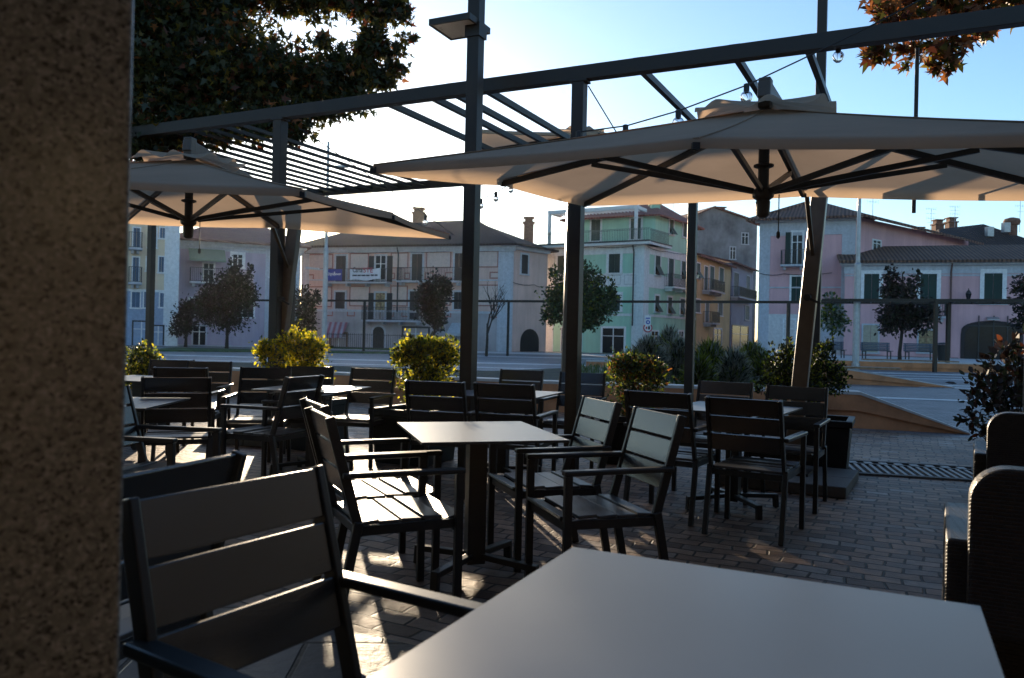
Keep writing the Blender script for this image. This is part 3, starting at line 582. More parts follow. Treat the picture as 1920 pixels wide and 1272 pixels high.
# big maple over the left of the terrace; its trunk stands behind the granite pillar
mb = [(300, 60, 10.6, 110, 80), (400, 30, 10.8, 95, 72), (545, 2, 11, 110, 22), (690, 8, 11.2, 76, 30), (330, 160, 10.4, 110, 80), (450, 140, 10.6, 110, 80), (550, 150, 10.8, 95, 62), (645, 142, 11, 66, 52), (695, 85, 11, 34, 46), (735, 96, 11.2, 30, 14), (722, 142, 11.2, 40, 20), (762, 70, 11.3, 18, 8), (745, 128, 11.3, 24, 10), (610, 78, 11, 22, 10), (660, 185, 10.9, 48, 26), (300, 245, 10.2, 90, 45), (400, 235, 10.3, 90, 35), (500, 225, 10.4, 75, 38), (600, 205, 10.7, 60, 24), (270, 285, 10.0, 45, 18), (160, 120, 10.3, 120, 130), (120, -40, 10.5, 200, 90), (330, -60, 11, 160, 70), (560, -70, 11.4, 150, 60), (740, 20, 11.4, 34, 22), (545, 252, 10.5, 26, 22)]
tree('maple_tree', 'big maple overhanging the left of the terrace, dense dark crown with yellow and rusty edges', (-6.3, 10.4, 0), [PB(*q) for q in mb], 900, MAPLE, .10, [LM['mg'], LM['mo'], LM['my'], LM['mr'], LM['dg']], [.34, .04, .10, .07, .45], .16, clump=5, cl=.19, shell=.35, limbs=False)
mb = [(1790, 20, 7.6, 90, 32), (1880, -10, 7.6, 80, 40), (1770, 75, 7.5, 60, 34), (1655, 98, 7.4, 34, 20), (1705, 100, 7.4, 24, 20), (1765, 122, 7.5, 26, 18), (1700, 25, 7.4, 60, 22), (1830, 72, 7.5, 24, 12), (1680, -10, 7.6, 60, 20)]
tree('maple_tree', 'small orange and rust maple branch hanging in at the upper right corner', (6.6, 8.0, 0), [PB(*q) for q in mb], 560, MAPLE, .105, [LM['mo'], LM['mr'], LM['mg'], LM['my']], [.42, .3, .2, .08], .12, clump=4, cl=.22, shell=.3, limbs=False)
# ------------------------------------------------------------------ shrubs in black planters
def planter(x, y, wd, h, label):
    r = empty('square_planter', (x, y, .004), WANG); tag(r, label, 'planter', 'black square planters along the terrace edge')
    b = MB(); a, c = wd / 2, wd / 2 * .9
    b.hexa([(-c, -c, 0), (c, -c, 0), (c, c, 0), (-c, c, 0), (-a, -a, h - .04), (a, -a, h - .04), (a, a, h - .04), (-a, a, h - .04)]); b.build('pot', M_POT, r, bevel=.01)
    b = MB()
    for sx, sy, dx, dy in ((0, -1, wd + .04, .06), (0, 1, wd + .04, .06), (-1, 0, .06, wd - .08), (1, 0, .06, wd - .08)): b.box((sx * (a - .01), sy * (a - .01), h - .01), (dx, dy, .06))
    b.build('rim', M_POT, r, bevel=.006)
    b = MB(); b.box((0, 0, h - .045), (wd - .09, wd - .09, .02)); b.build('soil', M_SOIL, r)
def shrub(label, base, blobs, dens, tpl, lsz, mats, wts, group=None, stems=9, clump=6, cl=.15, shell=.5):
    r = empty('shrub', base); tag(r, label, 'shrub', group)
    p, d = blob_pts([(x - base[0], y - base[1], z - base[2], a, b_, c) for x, y, z, a, b_, c in blobs], dens, shell, clump, cl); d[:, 2] += .5
    ns = 14; k = RNG.integers(0, len(p), ns * 3); k = k[np.argsort(-p[k, 2] - .3 * np.linalg.norm(p[k, :2], axis=1))][:ns]; o_ = p[k] * np.array([1, 1, 0]) * .9 + np.array([0, 0, .55]) + RNG.normal(size=(ns, 3)) * .25; o_ /= np.linalg.norm(o_, axis=1)[:, None]
    st = np.repeat(np.arange(ns), 11); tt = np.tile(np.linspace(-.3, 1, 11), ns); ln = .05 + .11 * RNG.random(ns); p = np.concatenate([p, p[k][st] + o_[st] * (tt * ln[st])[:, None] + RNG.normal(size=(len(st), 3)) * .012]); d = np.concatenate([d, o_[st] + RNG.normal(size=(len(st), 3)) * .6])
    n = len(p); leaves('foliage', tpl, p, frames(d, RNG.random(n) * 6.28), lsz * (.45 + .95 * RNG.random(n) ** 1.4), mats, RNG.choice(len(mats), n, p=wts), r)
    b = MB(); rr = random.Random(len(label)); q = p[RNG.integers(0, n, stems)]
    for e in q: b.tube([(rr.uniform(-.04, .04), rr.uniform(-.04, .04), 0), (e[0] * .35, e[1] * .35, e[2] * .5), tuple(e)], [.012, .009, .003], 5)
    b.build('stems', M_BARK, r, smooth=True); return r
G_SH = 'shrubs along the terrace edge'
planter(-.92, 7.75, .62, .50, 'black planter under the yellow green bush, behind the armchair back')
shrub('round yellow green bush with glowing tips beside the lamp pole', (-.92, 7.75, .47), [PB(800, 682, 7.75, 58, 48), PB(772, 662, 7.75, 30, 26), PB(838, 664, 7.75, 28, 26), PB(800, 730, 7.75, 46, 34), PB(752, 672, 7.7, 16, 12), PB(800, 648, 7.75, 40, 18)], 2300, OVAL, .036, [LM['gy'], LM['gg'], LM['dg']], [.20, .48, .32], G_SH)
planter(-2.18, 8.55, .62, .50, 'black planter under the golden bush behind the glaring table')
shrub('golden sunlit bush with a loose shoot on its left, by the leaning mast', (-2.18, 8.55, .47), [PB(565, 668, 8.5, 46, 40), PB(545, 642, 8.5, 26, 20), PB(590, 655, 8.5, 26, 22), PB(500, 668, 8.4, 20, 22), PB(492, 650, 8.4, 10, 12), PB(570, 705, 8.5, 40, 26)], 2100, OVAL, .038, [LM['gy'], LM['gg'], LM['dg']], [.46, .40, .14], G_SH)
planter(-4.55, 9.6, .62, .50, 'black planter under the clipped bush beside the granite pillar')
shrub('dark green clipped bush with pale tips beside the granite pillar', (-4.55, 9.6, .47), [PB(262, 675, 9.6, 36, 28), PB(262, 712, 9.6, 38, 32), PB(285, 690, 9.6, 16, 24)], 1900, OVAL, .038, [LM['gy'], LM['gg'], LM['dg']], [.12, .33, .55], G_SH)
planter(1.28, 7.95, .56, .46, 'black planter under the orange tinged shrub')
shrub('feathery green shrub with orange and red tips beside the pergola post', (1.28, 7.95, .43), [PB(1195, 722, 7.95, 54, 46), PB(1165, 690, 7.9, 30, 24), PB(1225, 698, 7.9, 28, 22), PB(1195, 770, 7.95, 40, 34), PB(1185, 682, 7.95, 34, 16)], 2300, OVAL, .034, [LM['gg'], LM['na'], LM['dg'], LM['lg']], [.26, .13, .31, .30], G_SH)
planter(2.98, 7.72, .62, .50, 'black planter beside the steel grating on the right, its rim shining')
shrub('dark green upright bush behind the leaning mast on the right', (2.82, 7.85, .47), [PB(1462, 700, 7.9, 30, 46), PB(1540, 690, 7.9, 26, 36), PB(1505, 720, 7.9, 56, 40), PB(1568, 712, 7.9, 20, 30), PB(1478, 664, 7.9, 14, 24), PB(1550, 655, 7.9, 10, 18), PB(1430, 722, 7.9, 12, 18)], 1900, OVAL, .038, [LM['dg'], LM['gg']], [.72, .28], G_SH)
shrub('loose reddish dark shrub with airy twigs at the right edge', (4.75, 7.3, .0), [PB(1890, 690, 7.2, 56, 40), PB(1850, 735, 7.1, 44, 30), PB(1830, 780, 7.0, 30, 26), PB(1895, 760, 7.0, 55, 50), PB(1925, 720, 7.2, 55, 60), PB(1822, 745, 7.0, 16, 10), PB(1812, 790, 7.0, 12, 10), PB(1840, 812, 7.0, 22, 14)], 620, OVAL, .075, [LM['rd'], LM['dg'], LM['mr']], [.55, .39, .06], G_SH, 40, clump=3, cl=.26)

# ------------------------------------------------------------------ low terracotta walls that ramp into the paving
M_TERRA = mat('terracotta_render', (0.60, 0.245, 0.105), .8, var=.2, scale=1.6, bump=.2, streak=True); M_COPE = mat('pale_coping_stone', (.50, .46, .42), .5, var=.12)
def rampwall(name, label, pts, th=.34, ovh=.05):
    """pts: (x, y, height) along the wall; front face towards the view, a recessed plinth under an overhanging band"""
    r = empty(name, (pts[0][0], pts[0][1], 0)); tag(r, label, 'wall', 'terracotta walls of the square'); O = Vector((pts[0][0], pts[0][1], 0))
    d = (Vector(pts[-1][:2]) - Vector(pts[0][:2])).normalized(); n = Vector((-d.y, d.x, 0)); body, base, cope = MB(), MB(), MB()
    for (x0, y0, h0), (x1, y1, h1) in zip(pts, pts[1:]):
        p, q = Vector((x0, y0, 0)) - O, Vector((x1, y1, 0)) - O; l0, l1 = max(.0, h0 - .27), max(.0, h1 - .27)
        Q = lambda a, o_, z: a + n * o_ + Vector((0, 0, z))
        body.hexa([Q(p, 0, l0), Q(q, 0, l1), Q(q, th, l1), Q(p, th, l0), Q(p, 0, max(.012, h0 - .035)), Q(q, 0, max(.012, h1 - .035)), Q(q, th, max(.012, h1 - .035)), Q(p, th, max(.012, h0 - .035))])
        if l0 > .01: base.hexa([Q(p, ovh, 0), Q(q, ovh, 0), Q(q, th - ovh, 0), Q(p, th - ovh, 0), Q(p, ovh, l0), Q(q, ovh, max(l1, .002)), Q(q, th - ovh, max(l1, .002)), Q(p, th - ovh, l0)])
        cope.hexa([Q(p, -.012, max(.012, h0 - .035)), Q(q, -.012, max(.012, h1 - .035)), Q(q, th + .012, max(.012, h1 - .035)), Q(p, th + .012, max(.012, h0 - .035)), Q(p, -.012, h0 + .01), Q(q, -.012, h1 + .01), Q(q, th + .012, h1 + .01), Q(p, th + .012, h0 + .01)])
    body.build('wall_band', M_TERRA, r); base.build('plinth', M_TERRA, r); cope.build('coping', M_COPE, r); return r
rampwall('terracotta_wall', 'long low terracotta wall behind the terrace, ramping down to the paving right of the planter', [(-9.5, 16.35, .5), (-3, 14.2, .5), (.5, 13.1, .5), (4.62, 11.75, .53), (5.1, 11.6, .53), (6.45, 11.15, .02)])
rampwall('terracotta_wall', 'second terracotta wall farther across the square, ramping down on the right', [(2.5, 26.6, .46), (9.6, 24.2, .46), (10.2, 24.0, .46), (12.9, 23.1, .02)])
rampwall('terracotta_wall', 'farthest low pink step wall in front of the benches', [(14.0, 38.6, .42), (21.6, 36.6, .42), (22.3, 36.4, .42), (25.0, 35.7, .02)])
b = MB(); b.prism([(13.5, 39), (22, 36.9), (34, 36.9), (34, 56), (13, 56)], 0, .405); struct(b.build('raised_pavement', M_BAND))
b = MB(); b.prism([(-9.3, 16.5), (4.4, 11.95), (9.4, 24.3), (2.5, 26.5), (-.5, 22), (-9, 24)], 0, .25)
M_BED = mat('planted_earth', (.05, .05, .025), .95, var=.4, bump=1, scale=3)
struct(b.build('planting_bed', M_BED))
for i, (px, py, Y, wd, lab) in enumerate([(1705, 684, 38.2, 4.2, 'long brown timber seat laid along the farthest step wall'), (1600, 699, 24.3, 2.6, 'brown timber seat on the second terracotta wall')]):
    p = at(px, py, Y); b = MB()
    for k in range(4): b.box((0, -.21 + k * .14, .03), (wd, .12, .06), 0)
    o = b.build('timber_seat', M_WOOD, bevel=.005); o.location = (p.x, p.y, .44 if i == 0 else .475); o.rotation_euler = (0, 0, -.24 if i == 0 else -.32); tag(o, lab, 'seat')
# grey lavender and grass in the bed
bl = [(1215, 668, 15.5, 42, 30), (1270, 672, 17, 40, 32), (1185, 690, 14.8, 24, 22), (1330, 680, 16.5, 46, 34), (1375, 690, 15.2, 34, 24), (1410, 668, 20, 40, 20), (1255, 640, 19, 40, 18), (1310, 700, 14.2, 30, 22), (1430, 690, 17, 26, 22)]
nm = ['tall grey lavender clump', 'wispy grey shrub', 'low grey green tuft', 'broad hazy grey green shrub', 'dense grey tuft', 'bright green tuft', 'pale tall grass clump', 'dark green low clump', 'green tuft']
wh = ['nearest the orange tinged shrub', 'behind the slim far pergola post', 'at the left end of the bed', 'just right of the far pergola post', 'above the dark chair backs', 'at the foot of the tall pink house', 'under the round traffic sign', 'by the terracotta wall', 'beside the upright dark bush']
for q, a_, w_ in zip(bl, nm, wh):
    B_ = PB(*q); r = empty('lavender_bush', (B_[0], B_[1], .25)); tag(r, a_ + ' ' + w_, 'shrub', 'grey shrubs of the planting bed')
    n = 5200; th = RNG.random(n) * 6.28; rr = np.sqrt(RNG.random(n)); B_ = B_[:3] + tuple(v * .95 for v in B_[3:]); base = np.stack([rr * np.cos(th) * B_[3] * .7, rr * np.sin(th) * B_[4] * .7, RNG.random(n) ** .8 * (B_[2] + B_[5] - .25) * (1 - .55 * rr ** 2)], 1)
    d = np.stack([np.cos(th) * rr * .55, np.sin(th) * rr * .55, .5 + RNG.random(n) * .8], 1) + RNG.normal(size=(n, 3)) * .45
    leaves('foliage', BLADE * np.array([1.3, 1, 1]), base, frames(d, RNG.random(n) * 6.28), .12 + .16 * RNG.random(n), [LM['gr'], LM['dg'], LM['gg']], RNG.choice(3, n, p=[.62, .28, .10] if 'green' not in a_ else [.2, .3, .5]), r)
n = 9000; u = RNG.random((n, 2)); A_, B_, C_, D_ = np.array([-9, 16.8]), np.array([4.3, 12.3]), np.array([9, 24.2]), np.array([-8.5, 23.6])
xy = (A_ * (1 - u[:, :1]) + B_ * u[:, :1]) * (1 - u[:, 1:]) + (D_ * (1 - u[:, :1]) + C_ * u[:, :1]) * u[:, 1:]
xy = xy[xy[:, 0] > 1.6]; n = len(xy); pz = np.concatenate([xy, np.full((n, 1), .25)], 1); d = RNG.normal(size=(n, 3)) * .35 + np.array([0, 0, 1])
tag(leaves('grass', BLADE * np.array([2.5, 1, 1]), pz, frames(d, RNG.random(n) * 6), .14 + .16 * RNG.random(n), [LM['ga'], LM['gr']], RNG.choice(2, n, p=[.7, .3])), 'short rough grass covering the planting bed', 'grass', kind='stuff')
for nmb, pts in (('lawn', [(-16, 57.2), (-4.5, 54.2), (-4.5, 57.5), (-16, 61)]), ('lawn', [(-19.5, 40), (-13, 44.5), (-6, 46.5), (-6, 48.6), (-20, 47.5)])):
    b = MB(); b.prism(pts, 0, .07); struct(b.build(nmb, mat('lawn_green', (.07, .11, .03), .95, var=.35, bump=1, scale=2)))

# ------------------------------------------------------------------ houses round the square
M_TILE = {}
def tiles(name, c, c2, axis, freq=4): return stripes(name, c, c2, axis, freq, rough=.9, bump=.9, dist=.05, noise=.4)
M_SH_G = stripes('green_louvres', (.020, .060, .045), (.008, .024, .018), (0, 0, 1), 14, .5, noise=.12)
M_SH_D = stripes('dark_louvres', (.055, .050, .048), (.022, .02, .02), (0, 0, 1), 14, .5, noise=.12)
M_SH_B = stripes('blue_louvres', (.13, .20, .30), (.06, .095, .15), (0, 0, 1), 14, .5, noise=.12)
M_PANE = mat('window_pane', (.016, .02, .026), .14, var=.2, spec=.16, rvar=.03); M_IRON = mat('wrought_iron', (.03, .032, .035), .5)
M_TRIMW = mat('white_surround', (0.771, 0.771, 0.771), .7, var=.1); M_TRIMG = mat('grey_render', (0.513, 0.526, 0.567), .8, var=.1, streak=True)
M_CURT = mat('window_curtain', (.40, .30, .16), .8, var=.4)
class Fac:
    def __init__(s, A, B, O):
        s.A, s.B, s.O = Vector((A[0], A[1])), Vector((B[0], B[1])), Vector((O[0], O[1])); s.u = (s.B - s.A).normalized(); s.L = (s.B - s.A).length
        n = Vector((-s.u.y, s.u.x)); s.n = n if n.dot(-(s.A + s.B)) > 0 else -n
    def hit(s, px, py):
        a, b = ray(px, py); n = s.n; Y = s.A.dot(n) / (a * n.x + n.y); return (Vector((a * Y, Y)) - s.A).dot(s.u), EYE + b * Y
    def P(s, q, d, z): p = s.A + s.u * q + s.n * d - s.O; return Vector((p.x, p.y, z))
    def box(s, mb, s0, s1, z0, z1, d0, d1, mi=0):
        mb.hexa([s.P(s0, d1, z0), s.P(s1, d1, z0), s.P(s1, d0, z0), s.P(s0, d0, z0), s.P(s0, d1, z1), s.P(s1, d1, z1), s.P(s1, d0, z1), s.P(s0, d0, z1)], mi)
    def rect(s, x0, y0, x1, y1):
        xm, ym = (x0 + x1) / 2, (y0 + y1) / 2; return s.hit(x0, ym)[0], s.hit(x1, ym)[0], s.hit(xm, y1)[1], s.hit(xm, y0)[1]
def house(name, label, A):
    r = empty(name, (A[0], A[1], 0)); tag(r, label, 'house', 'houses round the square'); return r
def win(f, r, px, kind='shut', sh=None, trim=None, tw=.14, name='window', sill=True):
    s0, s1, z0, z1 = f.rect(*px) if len(px) == 4 else px[:4]; z0 = max(z0, .02); b = MB()
    f.box(b, s0 - tw, s0, z0 - .0, z1 + tw, 0, .07); f.box(b, s1, s1 + tw, z0 - .0, z1 + tw, 0, .07); f.box(b, s0, s1, z1, z1 + tw, 0, .068)
    if sill: f.box(b, s0 - tw - .05, s1 + tw + .05, z0 - .10, z0, 0, .14)
    w_ = b.build(name, trim or M_TRIMW, r); m = (s0 + s1) / 2
    def leaf(a0, a1, q0, q1, d0, d1, tilt=0):
        k = MB()
        if tilt: k.hexa([f.P(a0, d0 + tilt, q0), f.P(a1, d0 + tilt, q0), f.P(a1, d0 + tilt - .04, q0), f.P(a0, d0 + tilt - .04, q0), f.P(a0, d1, q1), f.P(a1, d1, q1), f.P(a1, d1 - .04, q1), f.P(a0, d1 - .04, q1)])
        else: f.box(k, a0, a1, q0, q1, d0, d1)
        return k.build('shutter', sh, w_)
    if kind == 'shut': leaf(s0, m - .012, z0, z1, .005, .045); leaf(m + .012, s1, z0, z1, .005, .045)
    elif kind == 'tilt':
        h = z0 + (z1 - z0) * .48; leaf(s0, m - .012, h, z1, .005, .045); leaf(m + .012, s1, h, z1, .005, .045); leaf(s0 + .02, s1 - .02, z0 - .02, h, .045, .045, .42)
        k = MB(); f.box(k, s0, s1, z0, h, .004, .012); k.build('pane', M_PANE, w_)
    else:
        k = MB(); f.box(k, s0, s1, z0, z1, .004, .016); k.build('pane', M_CURT if kind == 'curtain' else M_PANE, w_)
        k = MB(); f.box(k, m - .035, m + .035, z0, z1, .016, .05); f.box(k, s0, m - .035, z0 + (z1 - z0) * .68, z0 + (z1 - z0) * .68 + .05, .016, .045); f.box(k, m + .035, s1, z0 + (z1 - z0) * .68, z0 + (z1 - z0) * .68 + .05, .016, .045)
        k.build('frame', M_TRIMW if kind != 'curtain' else M_WOOD, w_)
        if kind in ('open', 'curtain') and sh:
            q = (s1 - s0) * .55; leaf(s0 - tw - q, s0 - tw, z0, z1, .02, .06); leaf(s1 + tw, s1 + tw + q, z0, z1, .02, .06)
    return w_
def balcony(f, r, px, slab_py, h=1.0, dep=.9, mt=None):
    s0 = f.hit(px[0], slab_py)[0]; s1 = f.hit(px[1], slab_py)[0]; z = f.hit((px[0] + px[1]) / 2, slab_py)[1]
    b = MB(); f.box(b, s0, s1, z - .12, z, 0, dep); 
    for k in range(max(2, int((s1 - s0) / 1.6) + 1)): q = s0 + .25 + (s1 - s0 - .5) * k / max(1, int((s1 - s0) / 1.6)); f.box(b, q - .08, q + .08, z - .34, z - .12, 0, dep * .7)
    w_ = b.build('balcony', mt or M_TRIMG, r); b = MB(); n = int((s1 - s0) / .13)
    for k in range(n + 1): q = s0 + .03 + (s1 - s0 - .06) * k / n; f.box(b, q - .011, q + .011, z + .05, z + h, dep - .05, dep - .028)
    for k in range(6):
        for e in (s0 + .03, s1 - .03): f.box(b, e - .011, e + .011, z + .05, z + h, dep * k / 6 + .02, dep * k / 6 + .042)
    for zz in (z + .04, z + h): f.box(b, s0, s1, zz, zz + .035, dep - .06, dep - .02); f.box(b, s0, s0 + .04, zz, zz + .035, 0, dep - .06); f.box(b, s1 - .04, s1, zz, zz + .035, 0, dep - .06)
    b.build('railing', M_IRON, w_); return w_
def walls(r, poly, z, m, O):
    b = MB(); b.prism([(p[0] - O[0], p[1] - O[1]) for p in poly], 0, z); return b.build('wall', m, r)
def pipe(f, r, px, z0, z1, m, d=.10):
    s = f.hit(px, 560)[0]; b = MB(); b.tube([f.P(s, d, z0), f.P(s, d, z1 - .5), f.P(s, d + .25, z1)], .055, 8); b.build('drainpipe', m, r)
def roofs(r, polys, m, O, th=.18, name='roof'):
    b = MB()
    for p in polys: b.slab([(q[0] - O[0], q[1] - O[1], q[2]) for q in p], th)
    return b.build(name, m, r)
def chimney(r, p, O, w_=.7, h=1.6, m=None, cap=True):
    b = MB(); x, y = p[0] - O[0], p[1] - O[1]; b.box((x, y, p[2] + h / 2 - .4), (w_, w_, h + .8))
    if cap: b.box((x, y, p[2] + h + .06), (w_ + .2, w_ + .2, .12)); b.box((x, y, p[2] + h + .27), (w_ * .8, w_ * .8, .3)); b.box((x, y, p[2] + h + .47), (w_ + .1, w_ + .1, .1))
    b.build('chimney', m or M_BRICKY, r)
M_BRICKY = mat('old_brick', (.22, .11, .075), .9, var=.25, scale=8)
def text_mesh(s, size, f, s0, z0, d, m, parent, bold=False, shear=0):
    c = D.curves.new('lettering', 'FONT'); c.body = s; c.size = size; c.extrude = .004; c.shear = shear; c.offset = .012 * size if bold else 0
    t = D.objects.new('lettering', c); COL.objects.link(t); dg = bpy.context.evaluated_depsgraph_get(); me = D.meshes.new_from_object(t.evaluated_get(dg)); D.objects.remove(t)
    o = D.objects.new('lettering', me); COL.objects.link(o); me.materials.append(m); o.parent = parent
    x = Vector((f.u.x, f.u.y, 0)); n = Vector((f.n.x, f.n.y, 0)); up = Vector((0, 0, 1))
    o.matrix_local = Matrix(((x.x, up.x, n.x, 0), (x.y, up.y, n.y, 0), (x.z, up.z, n.z, 0), (0, 0, 0, 1))); o.location = f.P(s0, d, z0); return o

# --- beige house with red painted panels
A, B, Cc, Dd = (-17.4, 65.3), (-.2, 60), (2.7, 63.4), (-14, 74.5); r = house('beige_house', 'wide beige house with red outlined panels, banners on its balcony and a dark hipped roof', A); f = Fac(A, B, A); g = Fac(B, Cc, A); HB = 8.15
walls(r, [A, B, Cc, (-10, 76), Dd], HB, mat('beige_render', (0.655, 0.442, 0.375), .85, var=.08, scale=.5, streak=True, bump=.1), A)
b = MB(); f.box(b, -.3, f.L + .35, HB - .55, HB - .38, 0, .18); f.box(b, -.4, f.L + .45, HB - .16, HB, 0, .48); f.box(b, -.35, f.L + .4, HB - .38, HB - .16, 0, .30); g.box(b, .0, g.L, HB - .16, HB, .004, .46); g.box(b, 0, g.L, HB - .38, HB - .16, .004, .28); b.build('cornice', M_TRIMG, r)
b = MB(); f.box(b, f.L - 1.0, f.L + .02, 0, HB - .55, 0, .05); g.box(b, -.02, .25, 0, HB - .55, 0, .05); f.box(b, 0, .7, 0, HB - .55, 0, .05); f.box(b, .7, f.L - 1, 2.85, 3.02, 0, .06); f.box(b, .7, f.L - 1, 5.35, 5.45, 0, .04); b.build('pilaster', M_TRIMG, r)
b = MB(); f.box(b, .7, f.L - 1, 0, 2.85, 0, .025); b.build('ground_floor', mat('ground_floor_render', (0.448, 0.406, 0.406), .85, var=.12, streak=True, scale=.7), r)
M_RED = mat('red_painted_border', (.37, .165, .135), .85, var=.12); M_PANEL = mat('pale_painted_panel', (0.616, 0.470, 0.414), .85, var=.08)
zo = lambda *q: tuple(540 + v / 3.84 if i % 2 == 0 else 380 + v / 3.84 for i, v in enumerate(q))
for q in [(130, 380, 318, 472), (452, 372, 575, 470), (748, 368, 860, 466), (1003, 360, 1168, 464), (1345, 355, 1508, 460), (120, 525, 180, 555), (745, 515, 762, 545), (845, 514, 870, 545), (995, 512, 1040, 543), (1140, 510, 1190, 540), (1345, 510, 1362, 538), (1460, 508, 1518, 540), (150, 612, 310, 745), (450, 608, 583, 740), (745, 606, 855, 740), (1000, 602, 1165, 735), (1345, 600, 1508, 738), (262, 783, 318, 810), (433, 783, 476, 812), (740, 790, 755, 815), (826, 790, 862, 816), (1135, 790, 1168, 818), (1345, 790, 1360, 820), (1455, 792, 1516, 822)]:
    s0, s1, z0, z1 = f.rect(*zo(*q)); pb, pr = MB(), MB(); f.box(pb, s0, s1, z0, z1, 0, .015); e = .095
    f.box(pr, s0 - e, s1 + e, z1, z1 + e, 0, .03); f.box(pr, s0 - e, s1 + e, z0 - e, z0, 0, .03); f.box(pr, s0 - e, s0, z0, z1, 0, .03); f.box(pr, s1, s1 + e, z0, z1, 0, .03)
    pr.build('painted_border', M_RED, pb.build('painted_panel', M_PANEL, r))
for q in [(347, 385, 418, 570), (893, 372, 968, 565), (1201, 366, 1262, 565), (343, 645, 412, 765), (877, 640, 945, 842), (1197, 645, 1255, 768)]: win(f, r, zo(*q), 'shut', M_SH_D, M_TRIMG)
win(f, r, zo(633, 385, 703, 570), 'open', M_SH_D, M_TRIMG); win(f, r, zo(630, 652, 700, 842), 'curtain', M_SH_D, M_TRIMG)
balcony(f, r, (616, 735), 530, mt=M_TRIMG); balcony(f, r, (752, 868), 528); balcony(f, r, (687, 792), 601.5)
win(g, r, (977, 478, 989, 514), 'shut', M_SH_D, M_TRIMG); b = MB()
def arch(fc, b, px, d0, d1, n=10):
    s0, s1, z0, z1 = fc.rect(*px); z0 = .02; m, rr = (s0 + s1) / 2, (s1 - s0) / 2; pts = [(s0, z0), (s1, z0)] + [(m + rr * cos(PI * k / n), z1 - rr * .9 + rr * .9 * sin(PI * k / n)) for k in range(n + 1)]
    N_ = len(pts); b.add([fc.P(a, d1, z) for a, z in pts] + [fc.P(a, d0, z) for a, z in pts], [tuple(range(N_)), tuple(range(N_, 2 * N_))[::-1]] + [((k + 1) % N_, k, N_ + k, N_ + (k + 1) % N_) for k in range(N_)])
b = MB(); arch(f, b, zo(600, 880, 706, 1045), .0, .06); b.build('door_surround', M_TRIMG, r)
b = MB(); arch(f, b, zo(614, 894, 693, 1045), .062, .09); b.build('door', mat('old_door', (.05, .04, .03), .6, var=.3), r)
b = MB(); arch(g, b, zo(1672, 910, 1805, 1062), .0, .04); b.build('gateway', mat('gate_dark', (.012, .012, .012), .8), r)
win(f, r, zo(832, 905, 1010, 1040), 'glass', None, mat('shop_frame', (.03, .035, .04), .5), name='shop_window', sill=False); win(f, r, zo(310, 945, 420, 1040), 'glass', None, M_WOOD, name='shop_window', sill=False)
s0, s1, z0, z1 = f.rect(*zo(292, 862, 440, 950)); b = MB(); b.slab([f.P(s0, .03, z1), f.P(s1, .03, z1), f.P(s1, 1.1, z0), f.P(s0, 1.1, z0)][::-1], .03); f.box(b, s0, s1, z0 - .28, z0 - .03, 1.07, 1.1); b.build('awning', stripes('striped_awning', (.42, .44, .5), (.35, .12, .14), (1, 0, 0), 2.2, .8, bump=0, noise=.1), r)
s0, s1, z0, z1 = f.rect(*zo(1180, 868, 1300, 940)); b = MB(); b.slab([f.P(s0, .03, z1), f.P(s1, .03, z1), f.P(s1, 1.1, z0), f.P(s0, 1.1, z0)][::-1], .03); f.box(b, s0, s1, z0 - .25, z0 - .03, 1.07, 1.1); b.build('awning', mat('pale_awning', (.45, .46, .48), .8), r)
pipe(f, r, 746, 2.9, HB - .2, M_IRON)
RA = at(714, 418, 70.5); RB = at(895, 413, 66.5)
ev = lambda fc, q, d=.6: fc.P(q, d, HB) + Vector((A[0], A[1], 0))
M_DKT = tiles('dark_roof_tiles', (.085, .055, .045), (.035, .024, .02), tuple((RB - RA).normalized()), 4)
e0, e1_, e2_ = ev(f, -.7), ev(f, f.L + .6), Vector((3.6, 63.6, HB)); bl_ = Vector((-14.4, 77, HB))
roofs(r, [[e0, e1_, RB, RA], [e1_, e2_, Vector((1.5, 70, HB + .4)), RB], [e0, RA, bl_], [RA, RB, Vector((1.5, 70, HB + .4)), bl_]], M_DKT, A)
chimney(r, at(785, 418, 69), A, .95, .75); chimney(r, at(991, 442, 66.5), A, .8, 1.0)
# banners hanging from the balcony
s0, s1, z0, z1 = f.rect(*zo(326, 488, 432, 568)); b = MB(); b.hexa([f.P(s0, .97, z0), f.P(s1, .97, z0), f.P(s1, .95, z0), f.P(s0, .95, z0), f.P(s0, .97, z1), f.P(s1, .97, z1), f.P(s1, .95, z1), f.P(s0, .95, z1)])
bn = b.build('blue_banner', mat('blue_banner_cloth', (.045, .06, .28), .7, var=.06), None, loc=(A[0], A[1], 0)); tag(bn, 'blue banner with a white word hanging on the beige house balcony', 'banner')
M_TXW, M_TXK, M_TXR = mat('white_lettering', (.8, .8, .82), .6), mat('black_lettering', (.03, .03, .05), .6), mat('red_lettering', (.45, .07, .10), .6)
t = text_mesh('Digitalpower', .27, f, s0 + .10, z0 + .42, .978, M_TXW, bn, True)
k = (s1 - s0 - .2) / max(.1, t.dimensions.x); t.scale = (k, 1.15, 1)
b = MB(); m = (s0 + s1) / 2
for a_ in (0, PI / 2, PI / 4, -PI / 4): b.bar(f.P(m - .09 * cos(a_), .976, z1 - .27 - .09 * sin(a_)), f.P(m + .09 * cos(a_), .976, z1 - .27 + .09 * sin(a_)), .03, .006)
b.build('emblem', M_TXW, bn)
s0, s1, z0, z1 = f.rect(*zo(490, 487, 705, 566)); b = MB(); n = 16; vs = []
